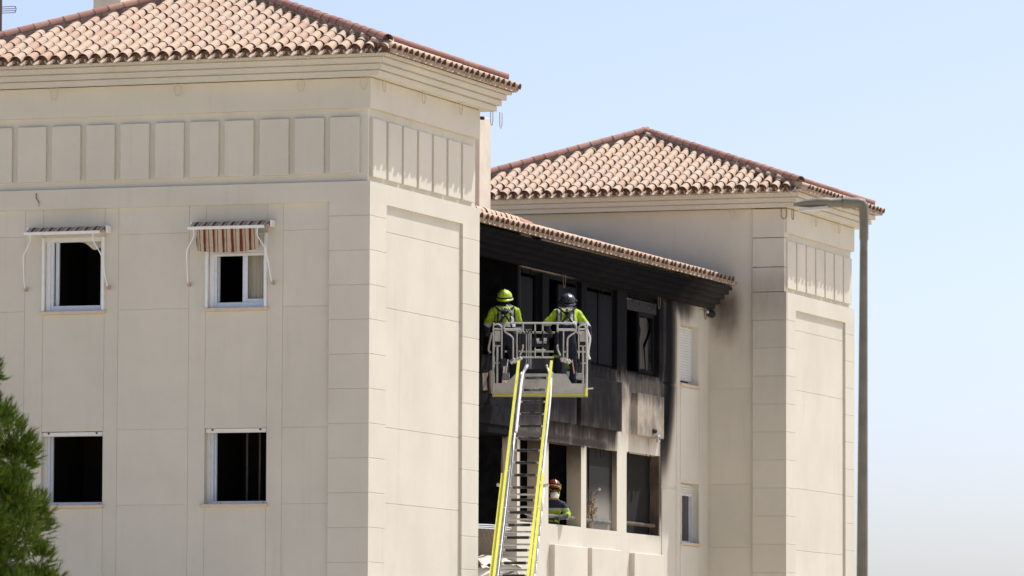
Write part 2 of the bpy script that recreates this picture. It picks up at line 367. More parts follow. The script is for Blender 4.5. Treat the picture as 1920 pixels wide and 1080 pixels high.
def slope(p0, p1, apex, sp, single_roof=None, prio=0, rows=99, exposure=0.30, clipL=True, clipR=True, xmin=None):
    """tile one roof slope: eave from p0 to p1 (left to right seen from outside), apex above"""
    p0, p1, apex = Vector(p0), Vector(p1), Vector(apex); e = p1-p0; W = e.length; e.normalize()
    a = apex-p0; ua = a.dot(e); perp = a - e*ua; H = perp.length; upv = perp.normalized(); nrm = e.cross(upv)
    nc = int(W/sp)
    for i in range(nc+1):
        u = W - 0.13 - i*sp
        if u < 0.08: break
        def lim(u):
            l = H*u/ua if (clipL and u < ua) else H
            r = H*(W-u)/(W-ua) if (clipR and u > ua) else H
            return min(l, r)
        d = lim(u); k = 0
        while k*exposure < d - 0.12 and k < rows:
            o = p0 + e*u + upv*(k*exposure) + nrm*0.012
            m4 = frame(o, e, upv) @ jit() @ Matrix.Rotation(R(4.2 if k else 2.6), 4, 'X')
            if k == 0:
                f4 = frame(p0 + e*u, e, upv); plug = MB().box((-0.066,0.075,-0.07),(0.066,min(0.4,max(0.08,d)),0.055)); addx(stuff_plugs, plug, f4)  # added dark plug under the cover mouth, blocks light to read as shade
            if single_roof is not None and (xmin is None or o.x > xmin): single.append((prio + k*0.002, m4, single_roof))
            else: addx(stuff_tiles, tile_g, m4)
            k += 1
        u2 = u - sp/2; d = lim(u2) if u2 > 0.02 else 0; k = 0
        while k*exposure < d - 0.10 and k < rows:
            m4 = frame(p0 + e*u2 + upv*(k*exposure - 0.03) + nrm*0.022, e, upv) @ jit(0.008)
            addx(stuff_pans, pan_g, m4); k += 1
def hip(corner, apex, roof, exposure=0.27, lift=0.135, s0=0.0):
    corner, apex = Vector(corner), Vector(apex); d = apex-corner; L = d.length; d.normalize()
    side = d.cross(Vector((0,0,1))).normalized(); nz = side.cross(d)
    mo = MB(); mo.obox(corner + d*((L+0.22)/2) + nz*(lift/2-0.04), d*((L-0.22)/2), side*0.075, nz*(lift/2+0.05))
    # lumpy mortar skirts
    for q in range(int(L/0.12)):
        c = corner + d*(0.2+q*0.12); mo.obox(c + nz*(lift*0.25), d*0.07, side*(0.10+random.uniform(-.02,.025)), nz*(lift*0.30+random.uniform(-.02,.03)))
    mo.build('hip_mortar', M['mortar'], roof)
    k = 0
    while s0 + k*exposure < L - 0.1:
        m4 = frame(corner + d*(0.02 + s0 + k*exposure) + nz*(lift-0.03), side, d) @ jit(0.007) @ Matrix.Rotation(R(1.5), 4, 'X')
        o = link('ridge_tile', RIDGE, roof); o.matrix_world = m4; k += 1
def hip_roof(x0, x1, y0, y1, ze, apex, deck, prio, xmin):
    A = Vector(apex); cs = [(x0,y0,ze),(x1,y0,ze),(x1,y1,ze),(x0,y1,ze)]
    mb = MB(); dz = -0.03
    ins = 0.10; ci = [(x0+ins,y0+ins,ze-0.035),(x1-ins,y0+ins,ze-0.035),(x1-ins,y1-ins,ze-0.035),(x0+ins,y1-ins,ze-0.035)]
    for k in range(4): mb.quad(ci[k], ci[(k+1)%4], (A.x, A.y, A.z-0.10))
    mb.quad(*ci)
    roof = mb.build('roof', M['pan'], B)
    slope(cs[0], cs[1], A, 0.234, roof, prio, xmin=xmin)
    slope(cs[1], cs[2], A, 0.262)
    hip((cs[1][0]-0.04, cs[1][1]+0.04, ze+0.03), A, roof, s0=0.05); hip((cs[0][0]+0.04, cs[0][1]+0.04, ze+0.03), A, roof)
    hip((cs[2][0]-0.03, cs[2][1]-0.02, ze+0.02), A, roof, lift=0.13, s0=0.2)
    return roof

# towers --------------------------------------------------------------
def loops(parent, pts, mat='wire'):
    "wire loops that hang from the cornice: (x,y,z, dirx,diry, drop)"
    for (x, y, z, dx, dy, drop) in pts:
        h = 0.055
        a = [(x-dx*h, y-dy*h, z), (x-dx*h, y-dy*h, z-drop*0.7), (x-dx*h*0.6, y-dy*h*0.6, z-drop*0.94), (x, y, z-drop), (x+dx*h*0.6, y+dy*h*0.6, z-drop*0.94), (x+dx*h*1.1, y+dy*h*1.1, z-drop*0.6), (x+dx*h, y+dy*h, z)]
        MB().tube(curve(a, 3), 0.0085, 5).build('wire_loop', M[mat], parent)

def tower(x1, y0, W, L, dz, smat, holes, fcols, fz, rz, ypan, front_frieze, pil_front=True, pn=(0.77, 0.83)):
    """x1,y0: front right corner; W along -x, L along +y"""
    x0, y1 = x1-W, y0+L; CI = 0.065
    zc = 11.70+dz
    wall = holed('y', y0+CI, y0+0.30, x0+CI, x1-CI, 0, zc, holes)
    wall.quad((x1-CI,y0+0.30,0),(x1-CI,y1-CI,0),(x1-CI,y1-CI,zc),(x1-CI,y0+0.30,zc))
    wall.quad((x0+CI,y1-CI,0),(x0+CI,y0+0.30,0),(x0+CI,y0+0.30,zc),(x0+CI,y1-CI,zc))
    wall.quad((x1-CI,y1-CI,0),(x0+CI,y1-CI,0),(x0+CI,y1-CI,zc),(x1-CI,y1-CI,zc))
    wl = wall.build('wall', smat, B)
    zt, zb, zl = 11.22+dz, 10.05+dz, 9.73+dz
    G = 0.0042
    for (a, b) in (((x1-0.675, y0+0.009, 0.05), (x1-0.009, y0+pn[0]-0.015, zl-0.02)), ((x1-0.675, y1-pn[1]+0.015, 0.05), (x1-0.009, y1-0.014, zl-0.02)), ((x0+0.014, y0+0.009, 0.05), (x0+0.675, y0+pn[0]-0.015, zl-0.02))):
        MB().box(a, b).build('pilaster_core', smat, wl)
    # backing close behind the panel joints
    MB().box((x1-0.10, y0+pn[0]+0.01, 0.05), (x1-0.056, y1-pn[1]-0.01, zl-0.01)).build('panel_backing', smat, wl)
    # upper plain band and ledge band, each a ring of slabs proud of the core
    fy = 0 if front_frieze else 0.06
    MB().box((x0,y0+fy,zt),(x1,y1,zc)).build('upper_band', smat, wl)
    # ledge band is hollow where the recessed panels start below it
    MB().box((x0,y0+fy,zl),(x1,y1,zb)).build('ledge_band', smat, wl)
    if fy: MB().box((x1-0.69,y0,zl),(x1,y0+fy,zb)).build('ledge_band', smat, wl)
    # frieze panels
    if front_frieze:
        x = x1-0.195
        while x-0.5 > x0+0.05:
            rbox('frieze_panel', smat, wl, (x-0.5, y0+0.008, 10.185+dz), (x, y0+0.09, 11.085+dz), 0.008); x -= 0.602
    for (a, b) in ypan:
        rbox('frieze_panel', smat, wl, (x1-0.09, y0+a, 10.13+dz), (x1-0.006, y0+b, 11.07+dz), 0.008)
    # rusticated corner blocks
    zs = [zl] + [z for z in [9.505+dz-0.55*k for k in range(18)] if z > 0.05] + [0]
    for i in range(len(zs)-1):
        top = zs[i] - (G if i else 0); bot = zs[i+1]+G
        if i == 0: top -= 0.0
        for (a, b) in (((x1-0.69, y0, bot), (x1, y0+pn[0], top)), ((x1-0.69, y1-pn[1], bot), (x1, y1, top)), ((x0, y0, bot), (x0+0.69, y0+pn[0], top))):
            if i == 0: MB().box(a, (b[0], b[1], zl)).build('pilaster_block', smat, wl)
            else: rbox('pilaster_block', smat, wl, a, b, 0.004)
    # recessed wall panels, right face
    zz = [zl] + rz
    for i in range(len(zz)-1):
        rbox('wall_panel', smat, wl, (x1-0.09, y0+pn[0]-0.02, zz[i+1]+G), (x1-0.045, y1-pn[1]+0.02, zz[i]-(G if i else -0.03)), 0.003)
    # recessed wall panels, front face
    for (a, b, levels) in fcols:
        for (za, zb2) in levels:
            rbox('wall_panel', smat, wl, (a+G*0.8, y0+0.057, za+G*0.8), (b-G*0.8, y0+0.09, zb2-G*0.8 if zb2 < zl-0.01 else zl+0.02), 0.003)
    co = ringprof(x0, x1, y0, y1, [(-0.02,zc+0.012),(0.19,zc+0.012),(0.195,zc),(0.22,zc),(0.22,zc+0.083),(0.195,zc+0.086),(0.195,zc+0.104),(0.270,zc+0.104),(0.272,zc+0.096),(0.285,zc+0.096),(0.285,zc+0.178),(0.26,zc+0.181),(0.26,zc+0.202),(0.335,zc+0.202),(0.337,zc+0.194),(0.35,zc+0.194),(0.35,zc+0.276),(0.325,zc+0.279),(0.325,zc+0.298),(0.405,zc+0.298),(0.407,zc+0.29),(0.42,zc+0.29),(0.42,zc+0.335),(-0.1,zc+0.335)])
    co.build('cornice', smat, B)
    return wl

W1 = [(-5.66,-4.58,8.08,9.27), (-2.81,-1.765,8.08,9.27), (-5.69,-4.59,4.95,6.135), (-2.84,-1.76,4.945,6.16)]
def wincol(a, b, w0, w1):
    "panels of a window column: side strips full height, middle strip between the openings"
    return [(a, w0, [(0.2, 9.73)]), (w1, b, [(0.2, 9.73)]), (w0, w1, [(9.27, 9.73), (6.15, 8.03), (0.2, 4.90)])]
LV = [(9.30, 9.73), (8.085, 9.30), (6.155, 8.085), (4.94, 6.155), (3.0, 4.94), (0.2, 3.0)]
fc = [(-6.57, -5.98, LV), (-4.34, -3.11, LV), (-1.495, -0.69, LV)] + wincol(-5.98, -4.34, -5.66, -4.58) + wincol(-3.11, -1.495, -2.82, -1.762)
t1 = tower(0, 0, 7.26, 5.23, 0, M['stucco'], W1, fc, None, [9.305, 8.09, 6.176, 4.968, 3.05, 0.1],
           [(0.15+0.71*k, 0.15+0.71*k+0.61) for k in range(7)], True)
LV2 = [(z0-0.09, z1-0.09) for z0, z1 in LV]
LV2 = [(8.02, 9.61), (6.137, 8.02), (4.90, 6.137), (3.0, 4.90), (0.2, 3.0)]
Y2, X2, L2 = 22.707, 0.211, 4.95
t2 = tower(X2, Y2, 7.2, L2, -0.145, M['t2'], [], [(-1.5, X2-0.69, LV2), (-6.7, -1.5, LV2)], None, [9.20, 8.02, 6.08, 4.86, 2.95, 0.1],
           [(0.13+0.678*k, 0.13+0.678*k+0.585) for k in range(7)], False, pn=(0.68, 0.68))
# tower two: plain front above the ledge, corner blocks run up to the cornice
MB().box((X2-7.1, Y2+0.042, 9.5), (X2-0.69, Y2+0.2, 11.56)).build('upper_wall', M['t2'], t2)
zz = [9.91, 10.40, 10.98, 11.555]
for a, b in zip(zz, zz[1:]): rbox('pilaster_block', M['t2'], t2, (X2-0.69, Y2-0.003, a+0.008), (X2-0.04, Y2+0.3, b-0.008), 0.004)
# the two hip roofs
hip_roof(-7.79, 0.53, -0.53, 5.76, 12.075, (-3.87, 3.25, 13.63), 0, 0.0, -6.75)
hip_roof(X2-7.56, X2+0.50, Y2-0.53, Y2+L2+0.50, 11.885, (-3.74, Y2+3.25, 13.39), 0, 1.0, -6.35)

# wing ----------------------------------------------------------------
XW = -1.40
up_h = [(11.36,12.62,8.06,9.56), (12.98,14.85,8.06,9.56), (15.15,16.97,8.06,9.56), (17.55,19.56,8.06,9.56)]
lo_h = [(11.36,12.62,5.04,6.53), (12.98,14.85,5.05,6.54), (15.15,16.97,5.04,6.54), (17.55,19.62,5.03,6.56)]
sm_h = [(20.89,22.08,8.04,9.19), (20.95,22.14,4.96,6.12)]
ww = holed('x', XW, XW-0.28, 11.25, 22.9, 0, 10.0, up_h+lo_h+sm_h).build('wall', M['wing'], B, label='soot-stained wall of the burnt wing')
wm = M['wing']
# low parapet boxes and smoke-blackened spandrel boxes
for (a, b, z0, z1, d) in [(13.05,14.95,1.8,4.68,.10), (15.2,16.93,1.8,4.68,.10), (17.75,19.58,1.8,4.66,.10), (12.75,14.28,6.90,7.84,.10), (14.50,16.93,6.90,7.82,.11), (17.85,19.50,6.88,7.68,.12)]:
    rbox('spandrel_panel', wm, ww, (XW-0.02, a, z0), (XW+d, b, z1), 0.008)
# shallow upright joints and horizontal joints in the far strip of wall
for (a, b, z0, z1) in [(19.72, 20.60, 6.0, 7.95), (19.72,20.60,8.0,9.55), (19.72,20.60,4.2,5.96), (20.63,20.87,4.0,9.55), (22.13,22.7,4.0,9.55), (20.9,22.1,6.16,7.97), (20.9,22.1,3.0,4.90)]:
    rbox('wall_panel', wm, ww, (XW-0.02, a, z0+.006), (XW+0.014, b, z1-.006), 0.003)
# rooms and back walls
def room(axis_pts, mat='room', name='room'):
    (x0,y0,z0),(x1,y1,z1) = axis_pts
    return (x0,y0,z0),(x1,y1,z1)
def cavity(mb, a, b, open_axis):
    (x0,y0,z0),(x1,y1,z1) = a, b
    F = {'z0': [(x0,y0,z0),(x1,y0,z0),(x1,y1,z0),(x0,y1,z0)], 'z1': [(x0,y0,z1),(x0,y1,z1),(x1,y1,z1),(x1,y0,z1)],
         'y0': [(x0,y0,z0),(x0,y0,z1),(x1,y0,z1),(x1,y0,z0)], 'y1': [(x0,y1,z0),(x1,y1,z0),(x1,y1,z1),(x0,y1,z1)],
         'x0': [(x0,y0,z0),(x0,y1,z0),(x0,y1,z1),(x0,y0,z1)], 'x1': [(x1,y0,z0),(x1,y0,z1),(x1,y1,z1),(x1,y1,z0)]}
    for k, q in F.items():
        if k != open_axis: mb.quad(*q)
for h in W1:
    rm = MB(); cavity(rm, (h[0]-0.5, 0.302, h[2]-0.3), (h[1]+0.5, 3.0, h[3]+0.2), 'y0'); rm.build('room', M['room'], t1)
for h in up_h + lo_h:
    rb = MB(); cavity(rb, (XW-2.6, h[0]-0.1, h[2]-0.1), (XW-0.282, h[1]+0.12, h[3]+0.12), 'x1'); rb.build('room', M['burnt'], ww)
# a smoke-streaked inner partition close behind the third lower opening, brick-like screen in the fourth
m = Mat('streaked_partition', 0.9); n = m.noise(0.9, 4, 0.5); s = (m.z + (n-0.5)*0.45).ss(5.15, 6.05)
M['part'] = m.out(m.mix(s.ss(0.0, 0.95), (0.27, 0.245, 0.22), (0.010, 0.009, 0.009)))
m = Mat('jamb_plaster', 0.9); n = m.noise(1.6, 5); s = (m.z + (n-0.5)*0.6).ss(5.7, 6.6)
M['jamb'] = m.out(m.mix(s, (0.50, 0.43, 0.32), (0.10, 0.075, 0.055)))
box('partition', M['part'], ww, (XW-0.14, 15.62, 5.04), (XW-0.10, 16.975, 6.545))
box('partition_post', M['part'], ww, (XW-0.20, 15.555, 5.04), (XW-0.12, 15.615, 6.545))
for (y, zt) in ((14.86, 6.535), (12.63, 6.525), (16.98, 6.535)):
    box('jamb', M['jamb'], ww, (XW-0.275, y-0.012, 5.045), (XW-0.006, y+0.003, zt))
m = Mat('scorched_brick', 0.9)
bt = m.t.nodes.new('ShaderNodeTexBrick'); m.t.links.new(m.vec, bt.inputs[0]); bt.inputs['Scale'].default_value = 4
bt.inputs['Color1'].default_value = (0.006, 0.004, 0.003, 1); bt.inputs['Color2'].default_value = (0.004, 0.003, 0.0025, 1); bt.inputs['Mortar'].default_value = (0.002, 0.002, 0.002, 1)
M['brick'] = m.out(S(m.t, bt.outputs[0]))
box('scorched_partition', M['brick'], ww, (XW-0.24, 17.56, 5.04), (XW-0.20, 19.61, 6.555))
M['darkjamb'] = plain('smoked_jamb', (0.10, 0.07, 0.05), 0.9, var=0.4, scale=2)
MB().box((XW-0.19, 19.605, 5.04), (XW-0.02, 19.624, 6.55)).build('jamb', M['darkjamb'], ww)
M['grimy'] = plain('grimy_steel', (0.11,0.11,0.105), 0.65, 0.1, 0.3, 6); M['rustw2'] = plain('scorched_steel', (0.09,0.065,0.05), 0.8, 0, 0.4, 6)
# handrail tubes across the lower openings
for (a, b, z) in ((12.98,14.6,5.20), (15.15,16.75,5.19), (17.55,19.45,5.22)):
    MB().tube([(XW-0.07,a,z),(XW-0.07,b,z)], 0.036, 10).build('handrail', M['grimy'] if a < 17 else M['rustw2'], ww)

# burnt window fillings of the upper storey
def dark_window(h, leaves, parent=ww):
    y0, y1, z0, z1 = h; xf = XW-0.10
    f = MB(); t = 0.05
    f.box((xf-0.05,y0,z0),(xf,y1,z0+t)); f.box((xf-0.05,y0,z1-t),(xf,y1,z1)); f.box((xf-0.05,y0,z0+t),(xf,y0+t,z1-t)); f.box((xf-0.05,y1-t,z0+t),(xf,y1,z1-t))
    fo = f.build('window', M['burntpanel'], B, label='burnt-out dark window')
    for (a, b, kind) in leaves:
        if kind == 'leaf': rbox('shutter_leaf', M['burntpanel'], fo, (xf-0.03,a,z0+0.06),(xf+0.02,b,z1-0.12),0.008)
        if kind == 'sash':
            s = MB(); q = 0.06
            s.box((xf-0.04,a,z0+0.05),(xf+0.01,a+q,z1-0.3)); s.box((xf-0.04,b-q,z0+0.05),(xf+0.01,b,z1-0.3)); s.box((xf-0.04,a+q,z0+0.05),(xf+0.01,b-q,z0+0.12)); s.box((xf-0.04,a+q,z1-0.37),(xf+0.01,b-q,z1-0.3))
            s.build('sash', M['burntpanel'], fo)
            # shattered pane: jagged sheets with gaps
            def shard(pts, d):
                p = MB(); P = [(xf-0.02+d, a+q+(b-a-2*q)*u, z0+0.12+(z1-z0-0.5)*v) for u, v in pts]; Q = [(x-0.005,y,z) for x,y,z in P]; n = len(P)
                p.add(P+Q, [tuple(range(n)), tuple(range(2*n-1,n-1,-1))]+[(i,(i+1)%n,n+(i+1)%n,n+i) for i in range(n)]); p.build('pane', M['shard'], fo)
            shard([(0.02,0),(0.12,0.3),(0.08,0.5),(0.2,0.75),(0.0,0.98),(0.62,1.0),(0.85,0.86),(0.6,0.62),(0.36,0.48),(0.44,0.3),(0.52,0.02)], 0)
            shard([(0.58,0.0),(0.54,0.22),(0.48,0.42),(0.75,0.62),(0.95,0.8),(1.0,0.0)], 0.004)
            rbox('shutter_box', M['ash'], fo, (xf-0.02,y0+0.01,z1-0.30),(xf+0.05,y1-0.01,z1-0.08),0.01)
    return fo
m = Mat('sooty_glass', 0.12); n = m.noise(3, 5); M['shard'] = m.out(m.mix(n.ss(0.35,0.7), (0.028,0.03,0.034), (0.008,0.008,0.010)))
m = Mat('ash_streaks', 0.9); n = m.noise(1, 6, 0.7, (2,2,14)); M['ash'] = m.out(m.mix(n.ss(0.56,0.72), (0.02,0.02,0.021), (0.22,0.20,0.18)))
dark_window(up_h[0], [(11.42, 12.30, 'leaf')]); dark_window(up_h[1], [(13.75, 14.78, 'leaf')])
dark_window(up_h[2], [(15.22,16.0,'leaf'), (16.08,16.9,'leaf')]); dark_window(up_h[3], [(18.55,19.5,'sash')])
# small windows of the far strip
def small_window(h, drop, name='window'):
    y0, y1, z0, z1 = h; xf = XW-0.17; t = 0.045
    f = MB(); f.box((xf-0.05,y0,z0),(xf,y1,z0+t)); f.box((xf-0.05,y0,z1-t),(xf,y1,z1)); f.box((xf-0.05,y0,z0+t),(xf,y0+t,z1-t)); f.box((xf-0.05,y1-t,z0+t),(xf,y1,z1-t))
    if drop < 0.9: f.box((xf-0.05,(y0+y1)/2-0.03,z0+t),(xf,(y0+y1)/2+0.03,z1-t))
    fo = f.build('window', M['pvc'], B)
    MB().box((xf-0.04,y0+t,z0+t),(xf-0.03,y1-t,z1-t)).build('pane', M['glass'], fo)
    n = int((z1-z0-0.06)*drop/0.052); s = MB()
    for k in range(n):
        z = z1-0.03-0.052*k; s.box((xf+0.012,y0+0.04,z-0.040),(xf+0.034,y1-0.04,z)); s.box((xf+0.0,y0+0.04,z-0.052),(xf+0.012,y1-0.04,z-0.040))
    s.build('roller_shutter', M['pvc'], fo)
    MB().box((xf,y1-0.035,z0),(xf+0.04,y1-0.004,z1)).build('shutter_guide', M['alu'], fo)
    rbox('sill', M['sill'], fo, (XW-0.2,y0-0.05,z0-0.055),(XW+0.05,y1+0.05,z0-0.003),0.006)
    MB().box((XW-0.6,y0,z0),(XW-0.55,y1,z1)).build('blind', M['room'], fo)
small_window(sm_h[0], 1.0); small_window(sm_h[1], 0.22)

# recess beside the left tower: cross wall, balcony parapets, inner wall
m = Mat('scorched_render', 0.92); n = m.noise(0.9, 6); st = m.noise(1, 5, 0.65, (5,5,0.7)); s = (m.z + (n-0.5)*1.4 + (st-0.5)*0.6).ss(5.25, 7.1)
M['recess'] = m.out(m.mix(s.ss(0.45,1.0), m.mix(s.ss(0.0,0.6), (0.60,0.50,0.38), (0.27,0.20,0.14)), (0.012,0.012,0.013)))
box('cross_wall', M['recess'], ww, (-4.6, 11.30, 0), (XW-0.005, 11.42, 9.9))
box('inner_wall', M['recess'], ww, (-4.7, 5.1, 0), (-4.5, 11.3, 9.9))
MB().box((-4.6,5.17,6.55),(XW-0.02,11.3,6.70)).build('balcony_slab', M['black'], ww)
box('parapet', M['burnt'], ww, (XW-0.15, 5.17, 6.70), (XW, 11.245, 7.02))
MB().box((XW-0.12,5.17,7.02),(XW-0.05,11.2,7.9)).build('parapet', M['burnt'], ww)
box('parapet', M['stucco'], ww, (XW-0.15, 5.17, 0), (XW, 11.245, 4.15))
# peeling scraps of render on the burnt parapet
for k in range(5):
    y = 9.55+0.28*k+random.uniform(-.08,.08); z = 7.1+random.uniform(0,.35); h = random.uniform(.2,.55)
    P = [(XW-0.04,y,z),(XW-0.03,y+0.2,z+0.02),(XW-0.035,y+0.16,z+h*.6),(XW-0.02,y+0.22,z+h),(XW-0.04,y-0.03,z+h*0.9)]
    MB().add(P+[(a-0.012,b,c) for a,b,c in P], [(0,1,2,3,4),(9,8,7,6,5)]+[(i,(i+1)%5,5+(i+1)%5,5+i) for i in range(5)]).build('render_scrap', M['scrap'] if 'scrap' in M else M['mortar'], ww)
MB().tube([(XW-0.08,9.3,6.75),(XW-0.04,9.5,8.6)], 0.03, 6).build('burnt_post', M['burntpanel'], ww)
MB().tube(curve([(-1.72,11.26,4.2),(-1.70,11.25,5.2),(-1.68,11.27,6.35)],4), [.02,.022,.02,.024,.026,.03,.024,.03,.02], 6).build('burnt_post', M['mortar'], ww)
MB().tube([(-2.6,11.27,4.9),(XW-0.02,11.27,5.6)], 0.02, 5).build('pipe', M['burnt'], ww)
# scorched frame on the cross wall, upper storey
f = MB()
for x in (-2.35,-2.10,-1.92,-1.62): f.box((x,11.25,6.9),(x+0.05,11.305,9.0))
f.box((-2.4,11.24,8.95),(-1.6,11.305,9.06)); f.box((-2.4,11.24,8.78),(-1.6,11.3,8.83))
f.build('scorched_frame', M['burntpanel'], ww)
P = [(-2.35,11.27,9.1),(-1.75,11.27,9.08),(-1.8,11.27,9.2),(-1.95,11.27,9.18),(-2.0,11.27,9.4),(-2.2,11.27,9.45),(-2.35,11.27,9.65)]
MB().add(P+[(a,b+.01,c) for a,b,c in P], [tuple(range(7)),tuple(range(13,6,-1))]+[(i,(i+1)%7,7+(i+1)%7,7+i) for i in range(7)]).build('pane', M['shard'], ww)

# charred strips hanging from the burnt lintels
rs = random.Random(11)
for k in range(26):
    hh_ = rs.choice(up_h + lo_h[2:]); y = rs.uniform(hh_[0]+0.08, hh_[1]-0.15); z = hh_[3]-0.005; L = rs.uniform(0.06, 0.24); wv = rs.uniform(0.012, 0.04)
    P = [(XW-0.02+rs.uniform(0,.03), y, z+0.01), (XW-0.01, y+wv, z+0.01), (XW-0.0, y+wv*0.8+rs.uniform(-.03,.03), z-L*0.6), (XW+0.01, y+rs.uniform(-.04,.04), z-L)]
    MB().add(P+[(a-0.008,b,c) for a,b,c in P], [(0,1,2,3),(7,6,5,4),(0,1,5,4),(1,2,6,5),(2,3,7,6),(3,0,4,7)]).build('charred_strip', M['burnt'], ww)
# wing cornice and roof
XE, ZE, TP = -0.78, 10.10, 0.274
prof = [(0,9.60),(0.14,9.60),(0.14,9.685),(0.24,9.69),(0.24,9.78),(0.33,9.785),(0.33,9.87),(0.42,9.875),(0.42,9.955),(0.49,9.96),(0.49,10.015),(-0.2,10.015)]
mb = MB()
for (a, za), (b, zb) in zip(prof, prof[1:]): mb.quad((XW+a,5.18,za),(XW+a,Y2+0.045,za),(XW+b,Y2+0.045,zb),(XW+b,5.18,zb))
mb.build('cornice', M['black'], B, label='soot-blackened cornice over the burnt wing')
MB().box((-4.7,5.18,9.9),(XW-0.01,Y2,10.04)).build('ceiling', M['black'], ww)
xr = -4.6; mb = MB(); mb.quad((XE-0.08,5.18,ZE-0.065),(XE-0.08,Y2+0.05,ZE-0.065),(xr,Y2+0.05,ZE-0.065+TP*(XE-xr)),(xr,5.18,ZE-0.065+TP*(XE-xr)))
mb.quad((xr,5.18,ZE-0.02+TP*(XE-xr)),(xr,Y2+0.05,ZE-0.02+TP*(XE-xr)),(xr-4,Y2+0.05,ZE),(xr-4,5.18,ZE))
wr = mb.build('roof', M['pan'], B)
a0 = math.atan(TP); e = Vector((0,1,0)); upv = Vector((-math.cos(a0),0,math.sin(a0))); nrm = e.cross(upv)
if nrm.z < 0: nrm = -nrm
y = 5.35
while y < Y2-0.08:
    for k in range(13):
        addx(stuff_tiles, tile_g, frame(Vector((XE,y,ZE))+upv*(k*0.3)+nrm*0.012, e, upv) @ jit(0.013) @ Matrix.Rotation(R(3.0),4,'X'))
        if k < 3: addx(stuff_pans, pan_g, frame(Vector((XE,y+0.135,ZE))+upv*(k*0.3-0.03)+nrm*0.012, e, upv) @ jit(0.01))
    y += 0.27
# ridge row on the wing roof near the left tower
MB().box((-2.27,5.2,10.30),(-2.13,13.5,10.60)).build('ridge_mortar', M['mortar'], wr)
for k in range(28):
    o = link('ridge_tile', TILE[k%4], wr); o.matrix_world = frame((-2.2, 13.2-0.27*k, 10.56), (1,0,0), (0,1,0)) @ jit(0.008) @ Matrix.Rotation(R(5),4,'X') @ Matrix.Scale(1.2,4)
MB().tube([(-2.2,13.45,10.58),(-2.2,14.1,10.55),(-2.2,14.7,10.42)], 0.10, 8).build('ridge_mortar', M['ridge'], wr)
# chimneys
rbox('chimney', M['chim'], B, (-3.4,12.0,10.3), (-2.40,12.62,12.38), 0.01)
MB().tube([(-2.55,11.97,12.35),(-2.30,11.95,12.32)], 0.035, 6).build('vent_pipe', M['rubber'], B)
ch2 = rbox('chimney', M['chim'], B, (-7.22,5.6,11.0), (-6.71,6.2,15.2), 0.01)

# single cover tiles: the 300 that show largest, the rest joined
single.sort(key=lambda t: t[0])
for k, (pr, m4, roof) in enumerate(single):
    if k < 300:
        o = link('roof_tile', TILE[random.randrange(4)], roof); o.matrix_world = m4
    else: addx(stuff_tiles, tile_g, m4)
stuff_tiles.build('roof_tiles', [M['tile_i'], M['rim']], B, kind='stuff'); stuff_pans.build('channel_tiles', [M['pan'], M['pan']], B, kind='stuff'); stuff_plugs.build('eave_shade_plugs', M['rim'], B, kind='stuff')
# crumbs of mortar at the eave mouths
mb = MB()
for (xx, yy, zz2, n, sp_) in ((0.285, -0.50, 12.00, 33, 0.234), (X2+0.255, Y2-0.50, 11.815, 31, 0.234)):
    for k in range(n):
        c = Vector((xx-sp_*k+random.uniform(-.02,.03), yy+random.uniform(-.01,.02), zz2+random.uniform(-.005,.012)))
        r = random.uniform(.018,.034); q = [c+Vector((random.uniform(-1,1),random.uniform(-1,1),random.uniform(-.8,.8))).normalized()*r for _ in range(6)]
        mb.add([c+Vector((-r,0,0)),c+Vector((r,0,0)),c+Vector((0,-r,0)),c+Vector((0,r,0)),c+Vector((0,0,-r*.7)),c+Vector((0,0,r))], [(0,2,5),(2,1,5),(1,3,5),(3,0,5),(2,0,4),(1,2,4),(3,1,4),(0,3,4)])
mb.build('mortar_crumbs', M['sheet'], B, kind='stuff')

# wire loops under the cornices
loops(t1, [(x,-0.10,11.70,1,0,0.20) for x in (-5.43,-3.265,-1.15,-0.08)] + [(0.10,y,11.70,0,1,0.20) for y in (0.35,2.2,4.0)] + [(0.16,5.36,11.70,0,1,0.24), (0.24,5.60,11.70,0,1,0.27)])
loops(t2, [(-0.86,Y2-0.1,11.555,1,0,0.19)])
loops(t2, [(0.20,Y2-0.12,11.555,1,0,0.22), (0.31,Y2+0.12,11.555,0,1,0.22)], 'rust')
loops(t2, [(0.30,y,11.555,0,1,0.22) for y in (Y2+1.8,Y2+3.5,Y2+5.1)])
loops(ww, [(XW+0.08,y,9.61,0,1,0.24) for y in (13.6,19.3,22.3)], 'rust')

